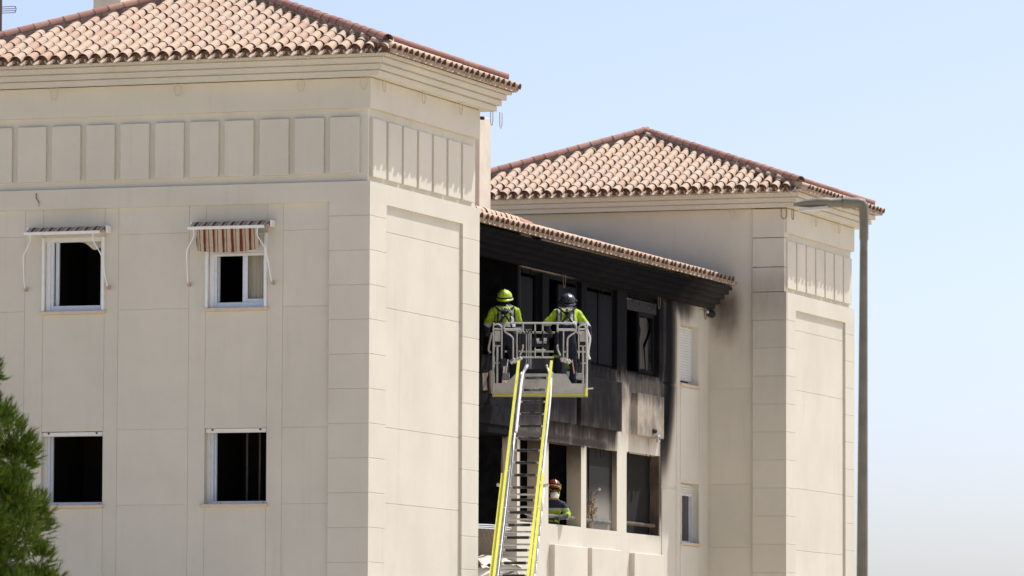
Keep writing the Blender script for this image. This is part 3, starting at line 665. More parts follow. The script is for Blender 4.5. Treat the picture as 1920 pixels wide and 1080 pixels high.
# ------------------------------------------------------------------ windows of the left tower
def window(h, kind):
    x0, x1, z0, z1 = h; low = kind in ('low', 'low2')
    yf = 0.235 if low else 0.15; t = 0.05; mt = M['pvc'] if low else M['alu']
    f = MB(); f.box((x0,yf,z0),(x1,yf+0.06,z0+t)); f.box((x0,yf,z1-t),(x1,yf+0.06,z1)); f.box((x0,yf,z0+t),(x0+t,yf+0.06,z1-t)); f.box((x1-t,yf,z0+t),(x1,yf+0.06,z1-t))
    fo = f.build('window', mt, B)
    rbox('sill', M['sill'], fo, (x0-0.03,-0.012,z0-0.052),(x1+0.03,0.30,z0-0.002),0.006)
    def sash(a, b, y, q=0.05, mat=mt, za=None, zb=None):
        za = za or z0+t; zb = zb or z1-t
        s = MB(); s.box((a,y,za),(a+q,y+0.03,zb)); s.box((b-q,y,za),(b,y+0.03,zb)); s.box((a+q,y,za),(b-q,y+0.03,za+q)); s.box((a+q,y,zb-q),(b-q,y+0.03,zb))
        return s.build('sash', mat, fo)
    for k in (0, 1):      # drain slots in the bottom rail
        xx = x0+0.22+k*(x1-x0-0.36); MB().box((xx,yf-0.003,z0+0.02),(xx+0.035,yf+0.01,z0+0.026)).build('drain_slot', M['rubber'], fo)
    if low:
        MB().box((x0+0.02,0.10,z1-0.075),(x1-0.02,0.20,z1-0.012)).build('shutter_rail', M['pvc'], fo)
        MB().box((x0+0.052,yf+0.02,z0+t),(x0+0.096,yf+0.07,z1-t)).build('sash', M['alu'], fo)
        MB().box((x0+0.085,yf+0.075,z0+t),(x0+0.125,yf+0.115,z1-t)).build('sash', M['alu'], fo)
        for k in range(2): MB().tube([(x0+0.14+k*(x1-x0-0.26),0.098,z1-0.03),(x0+0.14+k*(x1-x0-0.26),0.088,z1-0.03)],0.016,8).build('stopper', M['rubber'], fo)
        if kind == 'low2':
            for k in range(3): MB().box((x0+0.40+0.22*k,0.9,z0-0.2),(x0+0.43+0.22*k,0.93,z1)).build('cabinet_edge', M['dimedge'], fo)
    else:
        for xx in (x0-0.004, x1-0.036): MB().box((xx,0.012,z0),(xx+0.04,0.075,z1)).build('shutter_guide', M['white'], fo)
        MB().box((x0+0.04,0.085,z0),(x0+0.115,0.145,z1)).build('shutter_guide', M['pvc'], fo)
        MB().box((x0+0.115,0.11,z0),(x0+0.160,0.16,z1)).build('frame_stile', M['alu'], fo)
        MB().box((x0+0.13,yf-0.03,z0),(x1,yf+0.0,z0+0.09)).build('bottom_rail', M['alu'], fo)
        if kind == 'open':
            MB().box((x0+0.0,0.06,z1-0.07),(x1,0.16,z1)).build('shutter_rail', M['pvc'], fo)
            MB().box((x0+0.168,yf+0.03,z0+t),(x0+0.225,yf+0.07,z1-t)).build('sash', M['alu'], fo)
            MB().box((x1-0.11,yf,z0+t),(x1-0.05,yf+0.05,z1-t)).build('sash', M['alu'], fo)
            P = []; n = 14
            for i in range(n+1):
                u = i/n; xx = x1-0.10-0.42*u; zz = z1-0.06-0.17*math.exp(-((u-0.42)/0.33)**2)*(1-u*0.6)
                P += [(xx,yf+0.14+0.015*math.sin(9*u),z1-0.05),(xx,yf+0.13+0.02*math.sin(9*u+1),zz)]
            mbb = MB(); mbb.add(P, [(2*i,2*i+1,2*i+3,2*i+2) for i in range(n)], True); mbb.build('curtain', M['curtain'], fo)
        else:
            zm = z1-0.30
            s = MB()
            for k in range(7): s.box((x0+0.10,yf-0.06,z1-0.045*(k+1)+0.004),(x1-0.03,yf-0.045,z1-0.045*k))
            s.box((x0+0.10,yf-0.07,z1-0.36),(x1-0.03,yf-0.04,z1-0.315)); s.build('roller_shutter', M['pvc'], fo)
            MB().box((x0+0.150,yf+0.02,z0+t),(x0+0.180,yf+0.06,z1-t)).build('sash', M['alu'], fo)
            sash(x0+0.585, x1-0.02, yf+0.01, 0.085, za=z0+0.06)
            MB().box((x0+0.67,yf+0.03,z0+0.14),(x1-0.1,yf+0.036,z1-0.13)).build('pane', M['clear'], fo)
            P = []; n = 24
            for i in range(n+1):
                xx = x0+0.62+(x1-x0-0.64)*i/n; yy = yf+0.10+0.016*math.sin(i*1.9)+0.008*math.sin(i*0.8)
                P += [(xx,yy,z1-0.1),(xx,yy,z0+0.08)]
            mbb = MB(); mbb.add(P, [(2*i,2*i+1,2*i+3,2*i+2) for i in range(n)], True); mbb.build('curtain', M['curtain'], fo)
M['dimedge'] = plain('dim_cabinet', (0.10, 0.09, 0.085), 0.8)
for h, k in zip(W1, ('open', 'half', 'low', 'low2')): window(h, k)
# a frayed cable end sticking out of the ledge band
MB().tube(curve([(-5.765,-0.004,10.0),(-5.755,-0.03,9.92),(-5.72,-0.02,9.86),(-5.70,-0.03,9.78)],3), [.010,.007,.006,.011,.007,.006,.010,.006,.004,.003], 5).build('cable_stub', M['rust'], t1)

# ------------------------------------------------------------------ awnings
def awning(x0, x1, z, valance, label):
    root = empty('window_awning', ((x0+x1)/2, 0.0, z), label=label, category='awning', group='striped awnings over the upper windows')
    h = (x1-x0)/2
    MB().tube([(-h,-0.07,0),(h,-0.07,0)], [0.045,0.045], 12).build('fabric_roll', M['awning'], root)
    c = MB()
    # short length of cloth from the roll to the front bar
    P = []; n = 18
    for i in range(n+1):
        x = -h+0.02+(2*h-0.04)*i/n; wv = 0.006*math.sin(i*1.7)
        P += [(x,-0.075,0.046+wv),(x,-0.16,0.01+wv),(x,-0.235,-0.035)]
    c.add(P, [(3*i+j,3*i+3+j,3*i+4+j,3*i+1+j) for i in range(n) for j in (0,1)], True)
    c.build('canopy', M['awning'], root)
    rbox('front_bar', M['white'], root, (-h-0.005,-0.27,-0.085),(h-0.06,-0.235,-0.035),0.006)
    for s in (-1, 1):
        rbox('end_bracket', M['white'], root, (s*h-0.018,-0.12,-0.055),(s*h+0.018,0.05,0.055),0.005)
        xs = s*(h-0.13) - 0.04
        p = [(xs,-0.25,-0.07),(xs-s*0.01,-0.25,-0.19),(xs+s*0.09,-0.23,-0.36),(xs+s*0.13,-0.2,-0.47),(xs+s*0.155,-0.10,-0.80),(xs+s*0.165,-0.045,-0.93)]
        MB().tube(curve(p, 4), 0.0105, 8).build('folding_arm', M['white'], root)
        rbox('wall_bracket', M['rustw'], root, (xs+s*0.165-0.013,-0.055,-0.975),(xs+s*0.165+0.013,0.05,-0.91),0.004)
    if valance:
        P = []; n = 30
        for i in range(n+1):
            u = i/n; x = -h+0.12+(2*h-0.30)*u; wv = 0.022*math.sin(i*1.15)+0.012*math.sin(i*2.6)
            L = 0.37 + 0.035*math.sin(math.pi*u) - 0.10*max(0, u-0.75)*4*max(0,u-0.75)
            for j in range(5): P.append((x + 0.012*math.sin(j*2+i*.3), -0.20+wv*(0.3+0.2*j)+0.012*j, -0.05-L*j/4))
        c = MB(); c.add(P, [(5*i+j,5*i+5+j,5*i+6+j,5*i+1+j) for i in range(n) for j in range(4)], True); c.build('valance', M['awning'], root)
    else:
        pass
    return root
M['rustw'] = plain('rust_stained_bracket', (0.46, 0.34, 0.25), 0.8)
awning(-5.86, -4.48, 9.385, False, 'rolled-up striped window awning over the wide open window at far left')
awning(-3.01, -1.64, 9.405, True, 'striped window awning with its cloth hanging down over the half-shuttered window')

# ------------------------------------------------------------------ TV antenna on the roof
an = empty('tv_antenna', (-7.56, 2.5, 12.75), label='dark rooftop aerial mast at the left edge of the roof', category='antenna')
MB().tube([(0,0,-0.2),(0,0,2.6)], 0.022, 6).build('mast', M['rust'], an)
for (z, L) in ((0.10, 0.14), (0.55, 0.26)):
    e2 = MB()
    for k in range(4): e2.tube([(-0.18,0.0,z+0.035*k),(L,0.0,z+0.035*k)], 0.006, 4)
    e2.tube([(L,0,z),(L+0.02,0,z+0.06),(L,0,z+0.11)], 0.008, 4)
    e2.build('reflector_grid', M['rust'], an)

# ------------------------------------------------------------------ street lamp
lx, ly = 16.80, -31.18
lp = empty('street_lamp', (lx, ly, 0), PSI, label='weathered grey street lamp with an arm reaching left, in front of the far tower', category='street lamp')
PT = 6.50
MB().tube([(-0.03,0,0),(-0.02,0,2.6),(0.0,0,PT-0.22)], [0.072,0.056,0.037], 20).build('pole', M['lamp'], lp)
MB().tube([(0.002,0,PT-0.30),(0.002,0,PT-0.02)], 0.043, 20).build('pole_sleeve', M['lamp'], lp)
MB().tube([(0.0,0,PT-0.10),(0.0,0,PT+0.02),(-0.018,0,PT+0.05),(-0.06,0,PT+0.06),(-0.21,0,PT+0.062)], [0.044,0.048,0.054,0.052,0.050], 16).build('elbow', M['lamp'], lp)
MB().tube([(-0.135,0,PT+0.06),(-0.205,0,PT+0.062)], 0.058, 16).build('collar', M['lamp'], lp)
hd = MB(); hd.tube([(-0.20,0,PT+0.062),(-0.33,0,PT+0.060),(-0.345,0,PT+0.062),(-0.45,0,PT+0.062),(-0.57,0,PT+0.052),(-0.68,0,PT+0.040)], [0.046,0.045,0.051,0.046,0.036,0.017], 16)
hob = hd.build('lamp_head', M['lamp'], lp)
MB().obox((-0.49,0,PT-0.0),(0.14,0,0.012),(0,0.05,0),(-0.002,0,0.014)).build('lamp_lens', M['greylens'] if 'greylens' in M else M['cage'], lp)
MB().tube([(-0.345,0,PT+0.02),(-0.335,0,PT+0.10)], 0.022, 8).build('hinge', M['rust'], lp)

# ------------------------------------------------------------------ pine tree
tl = Vector((8.3, -33.87, 0))
pine = empty('pine_tree', tl, label='bushy green pine tree at the lower left corner', category='tree')
MB().tube(curve([(0,0,0),(0.05,0,1.9),(-0.02,0,3.6),(0,0,5.45)],4), [0.16,0.155,0.15,0.14,0.13,0.12,0.11,0.10,0.09,0.07,0.05,0.03,0.02][:13], 9).build('trunk', M['bark'], pine)
rnd = random.Random(3); nm, br = MB(), MB()
def tuft(mb, p, d, L, n):
    d = d.normalized(); a = d.orthogonal().normalized(); b = d.cross(a)
    for _ in range(n):
        t = rnd.random(); th = rnd.uniform(0, 2*math.pi); sp_ = rnd.uniform(0.10, 0.60)
        q = (d + (a*math.cos(th)+b*math.sin(th))*sp_).normalized(); o = p + d*(t*L*0.9)
        s = q.orthogonal().normalized(); s = Matrix.Rotation(rnd.uniform(0, 6.28), 3, q) @ s
        l = L*rnd.uniform(0.55, 1.0); wd = 0.0046
        mb.v += [tuple(o+s*wd), tuple(o-s*wd), tuple(o+q*l)]; k = len(mb.v); mb.f.append([k-3, k-2, k-1]); mb.sm.append(False); mb.mi.append(0)
def crown_r(z):
    f = min(1, max(0, (z-1.4)/4.2)); return 1.42*(1-f)**0.62
for k in range(150):
    z = rnd.uniform(1.4, 5.4); ang = rnd.uniform(0, 6.283); r_ = crown_r(z)*0.85
    br.tube([(0,0,z-0.15), (math.cos(ang)*r_*0.5, math.sin(ang)*r_*0.5, z-0.10), (math.cos(ang)*r_, math.sin(ang)*r_, z+0.02)], [0.022,0.014,0.006], 4, False)
for k in range(400):
    z = 1.4+4.05*rnd.random(); ang = rnd.uniform(0, 6.283)
    rr_ = crown_r(z)*(1.0 if k % 4 else 0.55)*rnd.uniform(0.78, 1.02); R_ = rnd.uniform(0.10, 0.20)
    c_ = Vector((math.cos(ang)*rr_, math.sin(ang)*rr_, z)); outw = Vector((math.cos(ang), math.sin(ang), 0))
    for q in range(78):
        d_ = (Vector((rnd.gauss(0,1), rnd.gauss(0,1), rnd.gauss(0,1))).normalized() + outw*0.35 + Vector((0,0,0.35))).normalized()
        tuft(nm, c_ + d_*R_*rnd.uniform(0.45, 1.0), d_*0.8 + Vector((0,0,0.65)), rnd.uniform(0.065,0.11), 14)
br.build('limbs', M['bark'], pine); nm.build('crown', M['needle'], pine)

# ------------------------------------------------------------------ aerial ladder with rescue cage
LY = R(12.8)                                   # heading, rotated from +y towards -x
fwd = Vector((-math.sin(LY), math.cos(LY), 0)); rgt = Vector((math.cos(LY), math.sin(LY), 0))
INC = R(46); ld = fwd*math.cos(INC)+Vector((0,0,1))*math.sin(INC); ln = -fwd*math.sin(INC)+Vector((0,0,1))*math.cos(INC)
top = Vector((-0.295, 9.05, 7.52))               # rung plane, top end of the upper section
lad = empty('aerial_ladder', (0,0,0), label='yellow-railed aerial ladder raised to the burnt wing with a grey rescue cage on top', category='ladder')
def Lp(x, s, n): return top + rgt*x + ld*s + ln*n
def lbox(name, mat, xa, xb, sa, sb, na, nb, parent):
    c = Lp((xa+xb)/2, (sa+sb)/2, (na+nb)/2)
    return MB().obox(c, rgt*((xb-xa)/2), ld*((sb-sa)/2), ln*((nb-na)/2)).build(name, mat, parent)
def section(hw, s0, s1, n0, rungs, bold, parent, rail_h=0.27):
    root = MB().tube([Lp(-hw+0.02,s0,n0),Lp(-hw+0.02,s1,n0)], 0.036, 8).build('ladder_section', M['steel'], parent)
    MB().tube([Lp(hw-0.02,s0,n0),Lp(hw-0.02,s1,n0)], 0.036, 8).build('side_rail', M['steel'], root)
    for s in (-1, 1):
        x = s*hw
        lbox('handrail', M['yellow'], x-0.022, x+0.022, s0, s1, n0+rail_h, n0+rail_h+0.03, root)
        lbox('rail_web', M['dark'], x-0.019, x+0.019, s0, s1, n0+rail_h-0.03, n0+rail_h, root)
        lat = MB(); k = 0; q = s0+0.15
        while q+0.3 < s1:
            lat.tube([Lp(x,q,n0),Lp(x,q+0.3 if k%2 else q+0.3,n0+rail_h)],0.011,5); lat.tube([Lp(x,q,n0+rail_h),Lp(x,q+0.3,n0)],0.011,5) if k%3==0 else None; q += 0.3; k += 1
        lat.build('lattice', M['steel'], root)
    q = s1-0.12
    while q > s0+0.1:
        if rungs:
            MB().tube([Lp(-hw+0.03,q,n0),Lp(hw-0.03,q,n0)],0.017,8).build('rung', M['steel'], root)
            if bold: MB().tube([Lp(-hw+0.10,q,n0),Lp(hw-0.10,q,n0)],0.025,8).build('rung_grip', M['rungrub'], root)
        q -= 0.305
    return root
M['dark'] = plain('dark_gap', (0.06,0.06,0.05), 0.7)
M['rungrub'] = plain('worn_rubber', (0.035,0.035,0.036), 0.6, var=0.6, scale=7, dirt=((0.35,0.35,0.34),0.7))
sec1 = section(0.285, -8.3, 0.0, 0.0, True, True, lad)
sec2 = section(0.345, -8.6, -2.78, -0.13, True, False, lad, 0.36)
q = MB()
for s in (-3.3,-4.85,-6.4):
    q.tube([Lp(-0.30,s-0.18,-0.16),Lp(0,s,-0.17),Lp(0.30,s-0.18,-0.16)],0.016,6)
q.build('brace', M['steel'], sec2)
for s in (-1,1):
    MB().tube([Lp(s*0.30,-2.95,0.1),Lp(s*0.44,-2.9,0.1)],0.03,8).build('guide_roller', M['steel'], sec2)
# hose / cable along the ladder
MB().tube(curve([Lp(-0.2,-0.1,0.1),Lp(-0.27,-0.9,0.12),Lp(-0.235,-2.5,0.1),Lp(-0.23,-5,0.1),Lp(-0.235,-8,0.1)],5),0.010,5).build('cable', M['rubber'], sec1)
MB().tube(curve([Lp(0.18,0.1,0.1),Lp(0.30,-0.5,0.15),Lp(0.31,-2,0.1),Lp(0.31,-5,0.08),Lp(0.31,-8,0.08)],5),0.02,6).build('hose', M['white'], sec1)
MB().tube(curve([Lp(-0.16,0.1,0.1),Lp(-0.225,-0.3,0.12),Lp(-0.225,-1.6,0.1)],5),[0.032,0.032,0.03,0.026,0.022,0.03,0.03,0.03,0.03,0.03,0.03],7).build('hose', M['white'], sec1)
# turntable below the picture
bt_ = Lp(0,-8.5,-0.2); MB().tube([(bt_.x,bt_.y,0.0),(bt_.x,bt_.y,max(bt_.z,0.9))],[0.9,0.55],16).build('turntable', M['redlens'], lad)

# --- rescue cage (local frame: x right, y away, z up; origin centre of near floor edge)
CO = Vector((-0.30, 9.28, 7.165)); CY = R(18.4)
cf = Vector((-math.sin(CY), math.cos(CY), 0)); cr = Vector((math.cos(CY), math.sin(CY), 0))
def K(x, y, z): return CO + cr*x + cf*y + Vector((0,0,z))
def U(u, v, y=0.0): return K((u-590)/477, y, (985-v)/477)
# kick plate and floor as the cage's own mesh
mb = MB(); dpt = 1.0
def plate(pts, y, th, mb):
    P = [U(u,v,y) for u,v in pts]; Q = [U(u,v,y+th) for u,v in pts]; n = len(P)
    mb.add(P+Q, [tuple(range(n)),tuple(range(2*n-1,n-1,-1))]+[(i,(i+1)%n,n+(i+1)%n,n+i) for i in range(n)])
plate([(190,980),(985,980),(985,893),(850,893),(800,815),(690,810),(665,812),(450,812),(385,815),(305,893),(190,893)], 0.0, 0.02, mb)
plate([(190,980),(985,980),(985,893),(190,893)], dpt, 0.02, mb)
for u in (190, 979):
    P = [U(u,980,0),U(u+6,980,0),U(u+6,893,0),U(u,893,0)]; Q = [U(u,980,dpt),U(u+6,980,dpt),U(u+6,893,dpt),U(u,893,dpt)]
    mb.add(P+Q, [(0,1,2,3),(7,6,5,4)]+[(i,(i+1)%4,4+(i+1)%4,4+i) for i in range(4)])
cage = mb.build('rescue_cage', M['cage'], lad)
fl = MB(); fl.obox(K(0,dpt/2,0.03), cr*0.82, cf*(dpt/2-0.03), (0,0,0.012)); fl.build('floor_plate', M['dark'], cage)
def bar(pts, r=0.016, mat='cage', y=0.0, name='rail', n=4):
    P = [U(p[0],p[1],(p[2] if len(p)>2 else y)) for p in pts]
    if len(P) > 2: P = curve(P, n)
    MB().tube(P, r, 8).build(name, M[mat], cage)
def strip(pts, mat, y, name='edge_strip'):
    for k in range(2):
        P = [U(u,v+11*k,y+0.04*k-0.012) for u,v in pts]; MB().tube(P, 0.007, 6).build(name, M[mat], cage)
strip([(205,984),(980,984)], 'yellow', 0)

rbox0 = lambda a,b,y,th,mat,name: MB().add(*(lambda P,Q: (P+Q,[(0,1,2,3),(7,6,5,4)]+[(i,(i+1)%4,4+(i+1)%4,4+i) for i in range(4)]))([U(a[0],b[1],y),U(b[0],b[1],y),U(b[0],a[1],y),U(a[0],a[1],y)],[U(a[0],b[1],y+th),U(b[0],b[1],y+th),U(b[0],a[1],y+th),U(a[0],a[1],y+th)])).build(name, M[mat], cage)
# left and right end posts with their guards
for sgn, o in ((1, 0), (-1, 1180)):
    X = lambda u: u if sgn > 0 else 1180-u-4
    bar([(X(198),980),(X(198),440),(X(205),412),(X(235),402),(X(262),420),(X(268),450),(X(268),700)], 0.014, name='post')
    bar([(X(232),895),(X(232),580)], 0.020, name='post'); bar([(X(198),725),(X(268),725)], 0.010); bar([(X(198),582),(X(268),582)], 0.012); bar([(X(205),442),(X(265),442)], 0.014)
    a, b = sorted((X(212),X(258))); rbox0((a,455),(b,545),0.02,0.02,'cage','guard_panel'); rbox0((a,552),(b,574),0.0,0.03,'rubber','guard_catch')
    # side rails running back
    for v in (440, 560, 725): bar([(X(198),v,0),(X(198),v,dpt)], 0.014)
    for yy in (0.5, dpt): bar([(X(198),980,yy),(X(198),440,yy)], 0.014, name='post')
    # gate loops either side of the ladder
    bar([(X(440),393),(X(320),393),(X(296),405),(X(288),435),(X(300),468),(X(335),492),(X(358),515),(X(363),550),(X(363),690)], 0.015)
    bar([(X(292),448),(X(440),448)], 0.021); bar([(X(395),455),(X(395),685)], 0.012)
    bar([(X(445),393),(X(445),468)], 0.018); bar([(X(445),466),(X(445),572)], 0.016, 'rubber', name='grip_sleeve'); bar([(X(445),570),(X(442),610),(X(420),662)], 0.016)
    bar([(X(300),395,0.35),(X(435),398,0.35)], 0.03, 'navy', name='rail_pad')
    # bright lamp rods and gear by the hinges
    bar([(X(322),698,-0.06),(X(305),812,-0.06)], 0.011, 'white' if sgn>0 else 'redlens', name='lamp_rod')
    for k in range(3):
        c_ = U(X(345+26*k),720-8*k,0.05); MB().tube([c_, c_+Vector((0.03,-0.02,0.05))+cr*0.05*sgn],[0.045,0.035],8).build('hinge_gear', M['cage' if k else 'steel'], cage)
    MB().tube([U(X(265),690,-0.03),U(X(262),760,-0.03)],[0.02,0.03],7).build('lamp_socket', M['rubber'], cage)
    rbox0((min(X(225),X(330)),795),(max(X(225),X(330)),850),0.35,0.25,'cage','tool_box')
bar([(440,393),(740,393)], 0.017); bar([(438,678),(700,678)], 0.014); bar([(545,616),(632,616)], 0.012)
for u in (545, 608):
    bar([(u,396),(u,460)], 0.015); bar([(u,458),(u,600)], 0.014, 'rubber', name='grip_sleeve'); bar([(u,598),(u,672)], 0.014)
bar([(210,440,dpt),(975,440,dpt)], 0.018); bar([(210,600,dpt),(975,600,dpt)], 0.014)
# control desk inside
rbox0((520,500),(660,565),0.45,0.25,'rubber','control_desk'); rbox0((555,505),(578,530),0.43,0.02,'white','control_label'); rbox0((615,502),(642,528),0.43,0.02,'white','control_label')
rbox0((560,530),(640,548),0.43,0.02,'greylamp','control_label')
for u in (472, 492, 508): bar([(u,430,0.4),(u,780,0.4)], 0.012, 'steel', name='conduit')
bar([(460,440,0.3),(480,470,0.3),(505,440,0.3),(520,470,0.3)], 0.012, 'rubber', name='cable')
rbox0((430,770),(690,815),0.12,0.3,'rubber','step_mat'); rbox0((700,655),(842,762),0.30,0.18,'hosebag','kit_bag') if 'hosebag' in M else None
M['kit'] = plain('dark_green_bag', (0.10,0.15,0.02), 0.85, var=0.3)
rbox0((795,655),(845,765),0.30,0.2,'kit','kit_bag'); rbox0((690,650),(760,672),0.22,0.2,'kit','kit_bag')
M['pale'] = plain('pale_blue_plastic', (0.45,0.55,0.62), 0.6)
rbox0((808,785),(890,845),0.3,0.3,'pale','storage_tray')
# outer right fittings: hanging tube, folded cloth, protruding pin
bar([(960,400,0.1),(985,470,0.1),(1000,520,0.1),(985,640,0.1),(1000,690,0.1)], 0.022, 'white', name='hose')
bar([(975,630,0.15),(1000,632,0.15),(1003,660,0.15),(995,770,0.15)], 0.010, 'rubber', name='cable'); bar([(980,935,0.1),(1030,930,0.1)], 0.012, 'steel', name='pin')
bar([(968,440,-0.02),(975,700,-0.02),(968,990,-0.02)], 0.020, 'cage', name='post'); bar([(968,930,-0.03),(968,995,-0.03)], 0.023, 'yellow', name='edge_strip')
bar([(185,470,0.1),(160,600,0.1),(175,640,0.1)], 0.02, 'cage', name='hose'); bar([(160,640,0.1),(150,700,0.1),(130,800,0.1)], 0.018, 'rubber', name='cable')

# ------------------------------------------------------------------ people
def skin(name, joints, edges, parent_mats, sub=2):
    """joints: name -> (co, (rx, ry)); edges: pairs; one continuous skinned surface"""
    ks = list(joints); me = D.meshes.new(name); me.from_pydata([joints[k][0] for k in ks], [(ks.index(a), ks.index(b)) for a, b in edges], [])
    o = D.objects.new(name, me); C.objects.link(o)
    md = o.modifiers.new('skin', 'SKIN'); md.use_smooth_shade = True
    for i, k in enumerate(ks):
        sv = me.skin_vertices[0].data[i]; r = joints[k][1]; sv.radius = r if isinstance(r, tuple) else (r, r)
        sv.use_root = (i == 0)
    ms = o.modifiers.new('sub', 'SUBSURF'); ms.levels = ms.render_levels = sub
    dg = bpy.context.evaluated_depsgraph_get(); out = D.meshes.new_from_object(o.evaluated_get(dg))
    D.objects.remove(o); out.name = name
    return out
def hand(J, E, wrist, w, d, sd, curl, tag, s=1.0):
    "palm and five bent fingers from the wrist along d; sd = sideways (thumb side)"
    d = Vector(d).normalized(); sd = Vector(sd).normalized(); dn = d.cross(sd).normalized()
    if dn.z > 0: dn = -dn
    p = Vector(w)+d*0.05*s; J['palm'+tag] = (p[:], (0.034*s, 0.022*s)); E.append((wrist, 'palm'+tag))
    for i, (o, L) in enumerate(((0.030,.065),(0.010,.075),(-0.010,.070),(-0.028,.055))):
        a = p+d*0.045*s+sd*o*s; b = a+(d*math.cos(curl*0.6)+dn*math.sin(curl*0.6))*L*0.55*s; c_ = b+(d*math.cos(curl*1.4)+dn*math.sin(curl*1.4))*L*0.5*s
        J['f%d%sa'%(i,tag)] = (a[:],0.0105*s); J['f%d%sb'%(i,tag)] = (b[:],0.0095*s); J['f%d%sc'%(i,tag)] = (c_[:],0.008*s)
        E += [('palm'+tag,'f%d%sa'%(i,tag)), ('f%d%sa'%(i,tag),'f%d%sb'%(i,tag)), ('f%d%sb'%(i,tag),'f%d%sc'%(i,tag))]
    a = p-d*0.01*s+sd*0.045*s; b = a+(d*0.8+sd*0.5).normalized()*0.045*s+dn*0.01
    J['t%sa'%tag] = (a[:],0.012*s); J['t%sb'%tag] = (b[:],0.010*s); E += [('palm'+tag,'t%sa'%tag), ('t%sa'%tag,'t%sb'%tag)]
def crease(me, amp=0.013):
    me.update(); nn = [v.normal.copy() for v in me.vertices]
    for v, n_ in zip(me.vertices, nn):
        k = mnoise.noise(Vector((v.co.x*9, v.co.y*9, v.co.z*6))) + 0.6*mnoise.noise(v.co*19)
        if v.co.z < 1.44: v.co += n_*(amp*k)
    me.update()
def matassign(me, mats, fn):
    for m_ in mats: me.materials.append(m_)
    for p in me.polygons: p.material_index = fn(p.center); p.use_smooth = True
def ellipsoid(mb, c, r, tilt=None, n=16, z0=-1.0, smooth=True, a=12):
    "cap of an ellipsoid from z=z0 (unit) to the top"
    t0 = math.asin(max(-1, z0)); P = []
    for j in range(a+1):
        t = t0+(math.pi/2-t0)*j/a
        for i in range(n):
            q = Vector((r[0]*math.cos(t)*math.cos(2*math.pi*i/n), r[1]*math.cos(t)*math.sin(2*math.pi*i/n), r[2]*math.sin(t)))
            if tilt: q = tilt @ q
            P.append(Vector(c)+q)
    mb.add(P, [(j*n+i, j*n+(i+1)%n, (j+1)*n+(i+1)%n, (j+1)*n+i) for j in range(a) for i in range(n)], smooth)
def helmet(root, c, tilt, mat, brim, trim=None, dark='strap', hz=0.122, flare=1.16):
    mb = MB(); ellipsoid(mb, c, (0.125,0.148,hz), tilt, 20, -0.12)
    # brim: flattened flared ring, longer at the back (towards -y)
    n = 24; P = []
    for (k, dz) in ((1.0,-0.02),(flare,-0.035),(flare+0.01,-0.05),(0.98,-0.05)):
        for i in range(n):
            a = 2*math.pi*i/n; ex = 1+brim*max(0,-math.sin(a))
            P.append(Vector(c)+tilt@Vector((0.125*k*math.cos(a), 0.148*k*math.sin(a)*ex, dz-0.01*max(0,-math.sin(a)))))
    mb.add(P, [(j*n+i,j*n+(i+1)%n,(j+1)*n+(i+1)%n,(j+1)*n+i) for j in range(3) for i in range(n)], True)
    h = mb.build('helmet', M[mat], root)
    cr_ = MB(); q = [Vector(c)+tilt@Vector((0,0.150*math.cos(t),(hz+0.004)*math.sin(t))) for t in [math.pi*(0.08+0.84*i/14) for i in range(15)]]
    cr_.tube(q, 0.009, 6); cr_.build('helmet_crest', M[mat], h)
    bnd = MB(); q = [Vector(c)+tilt@Vector((0.129*math.cos(t),0.152*math.sin(t),-0.012)) for t in [2*math.pi*i/24 for i in range(25)]]
    bnd.tube(q, 0.009, 6); bnd.build('helmet_band', M[trim or dark], h)
    return h

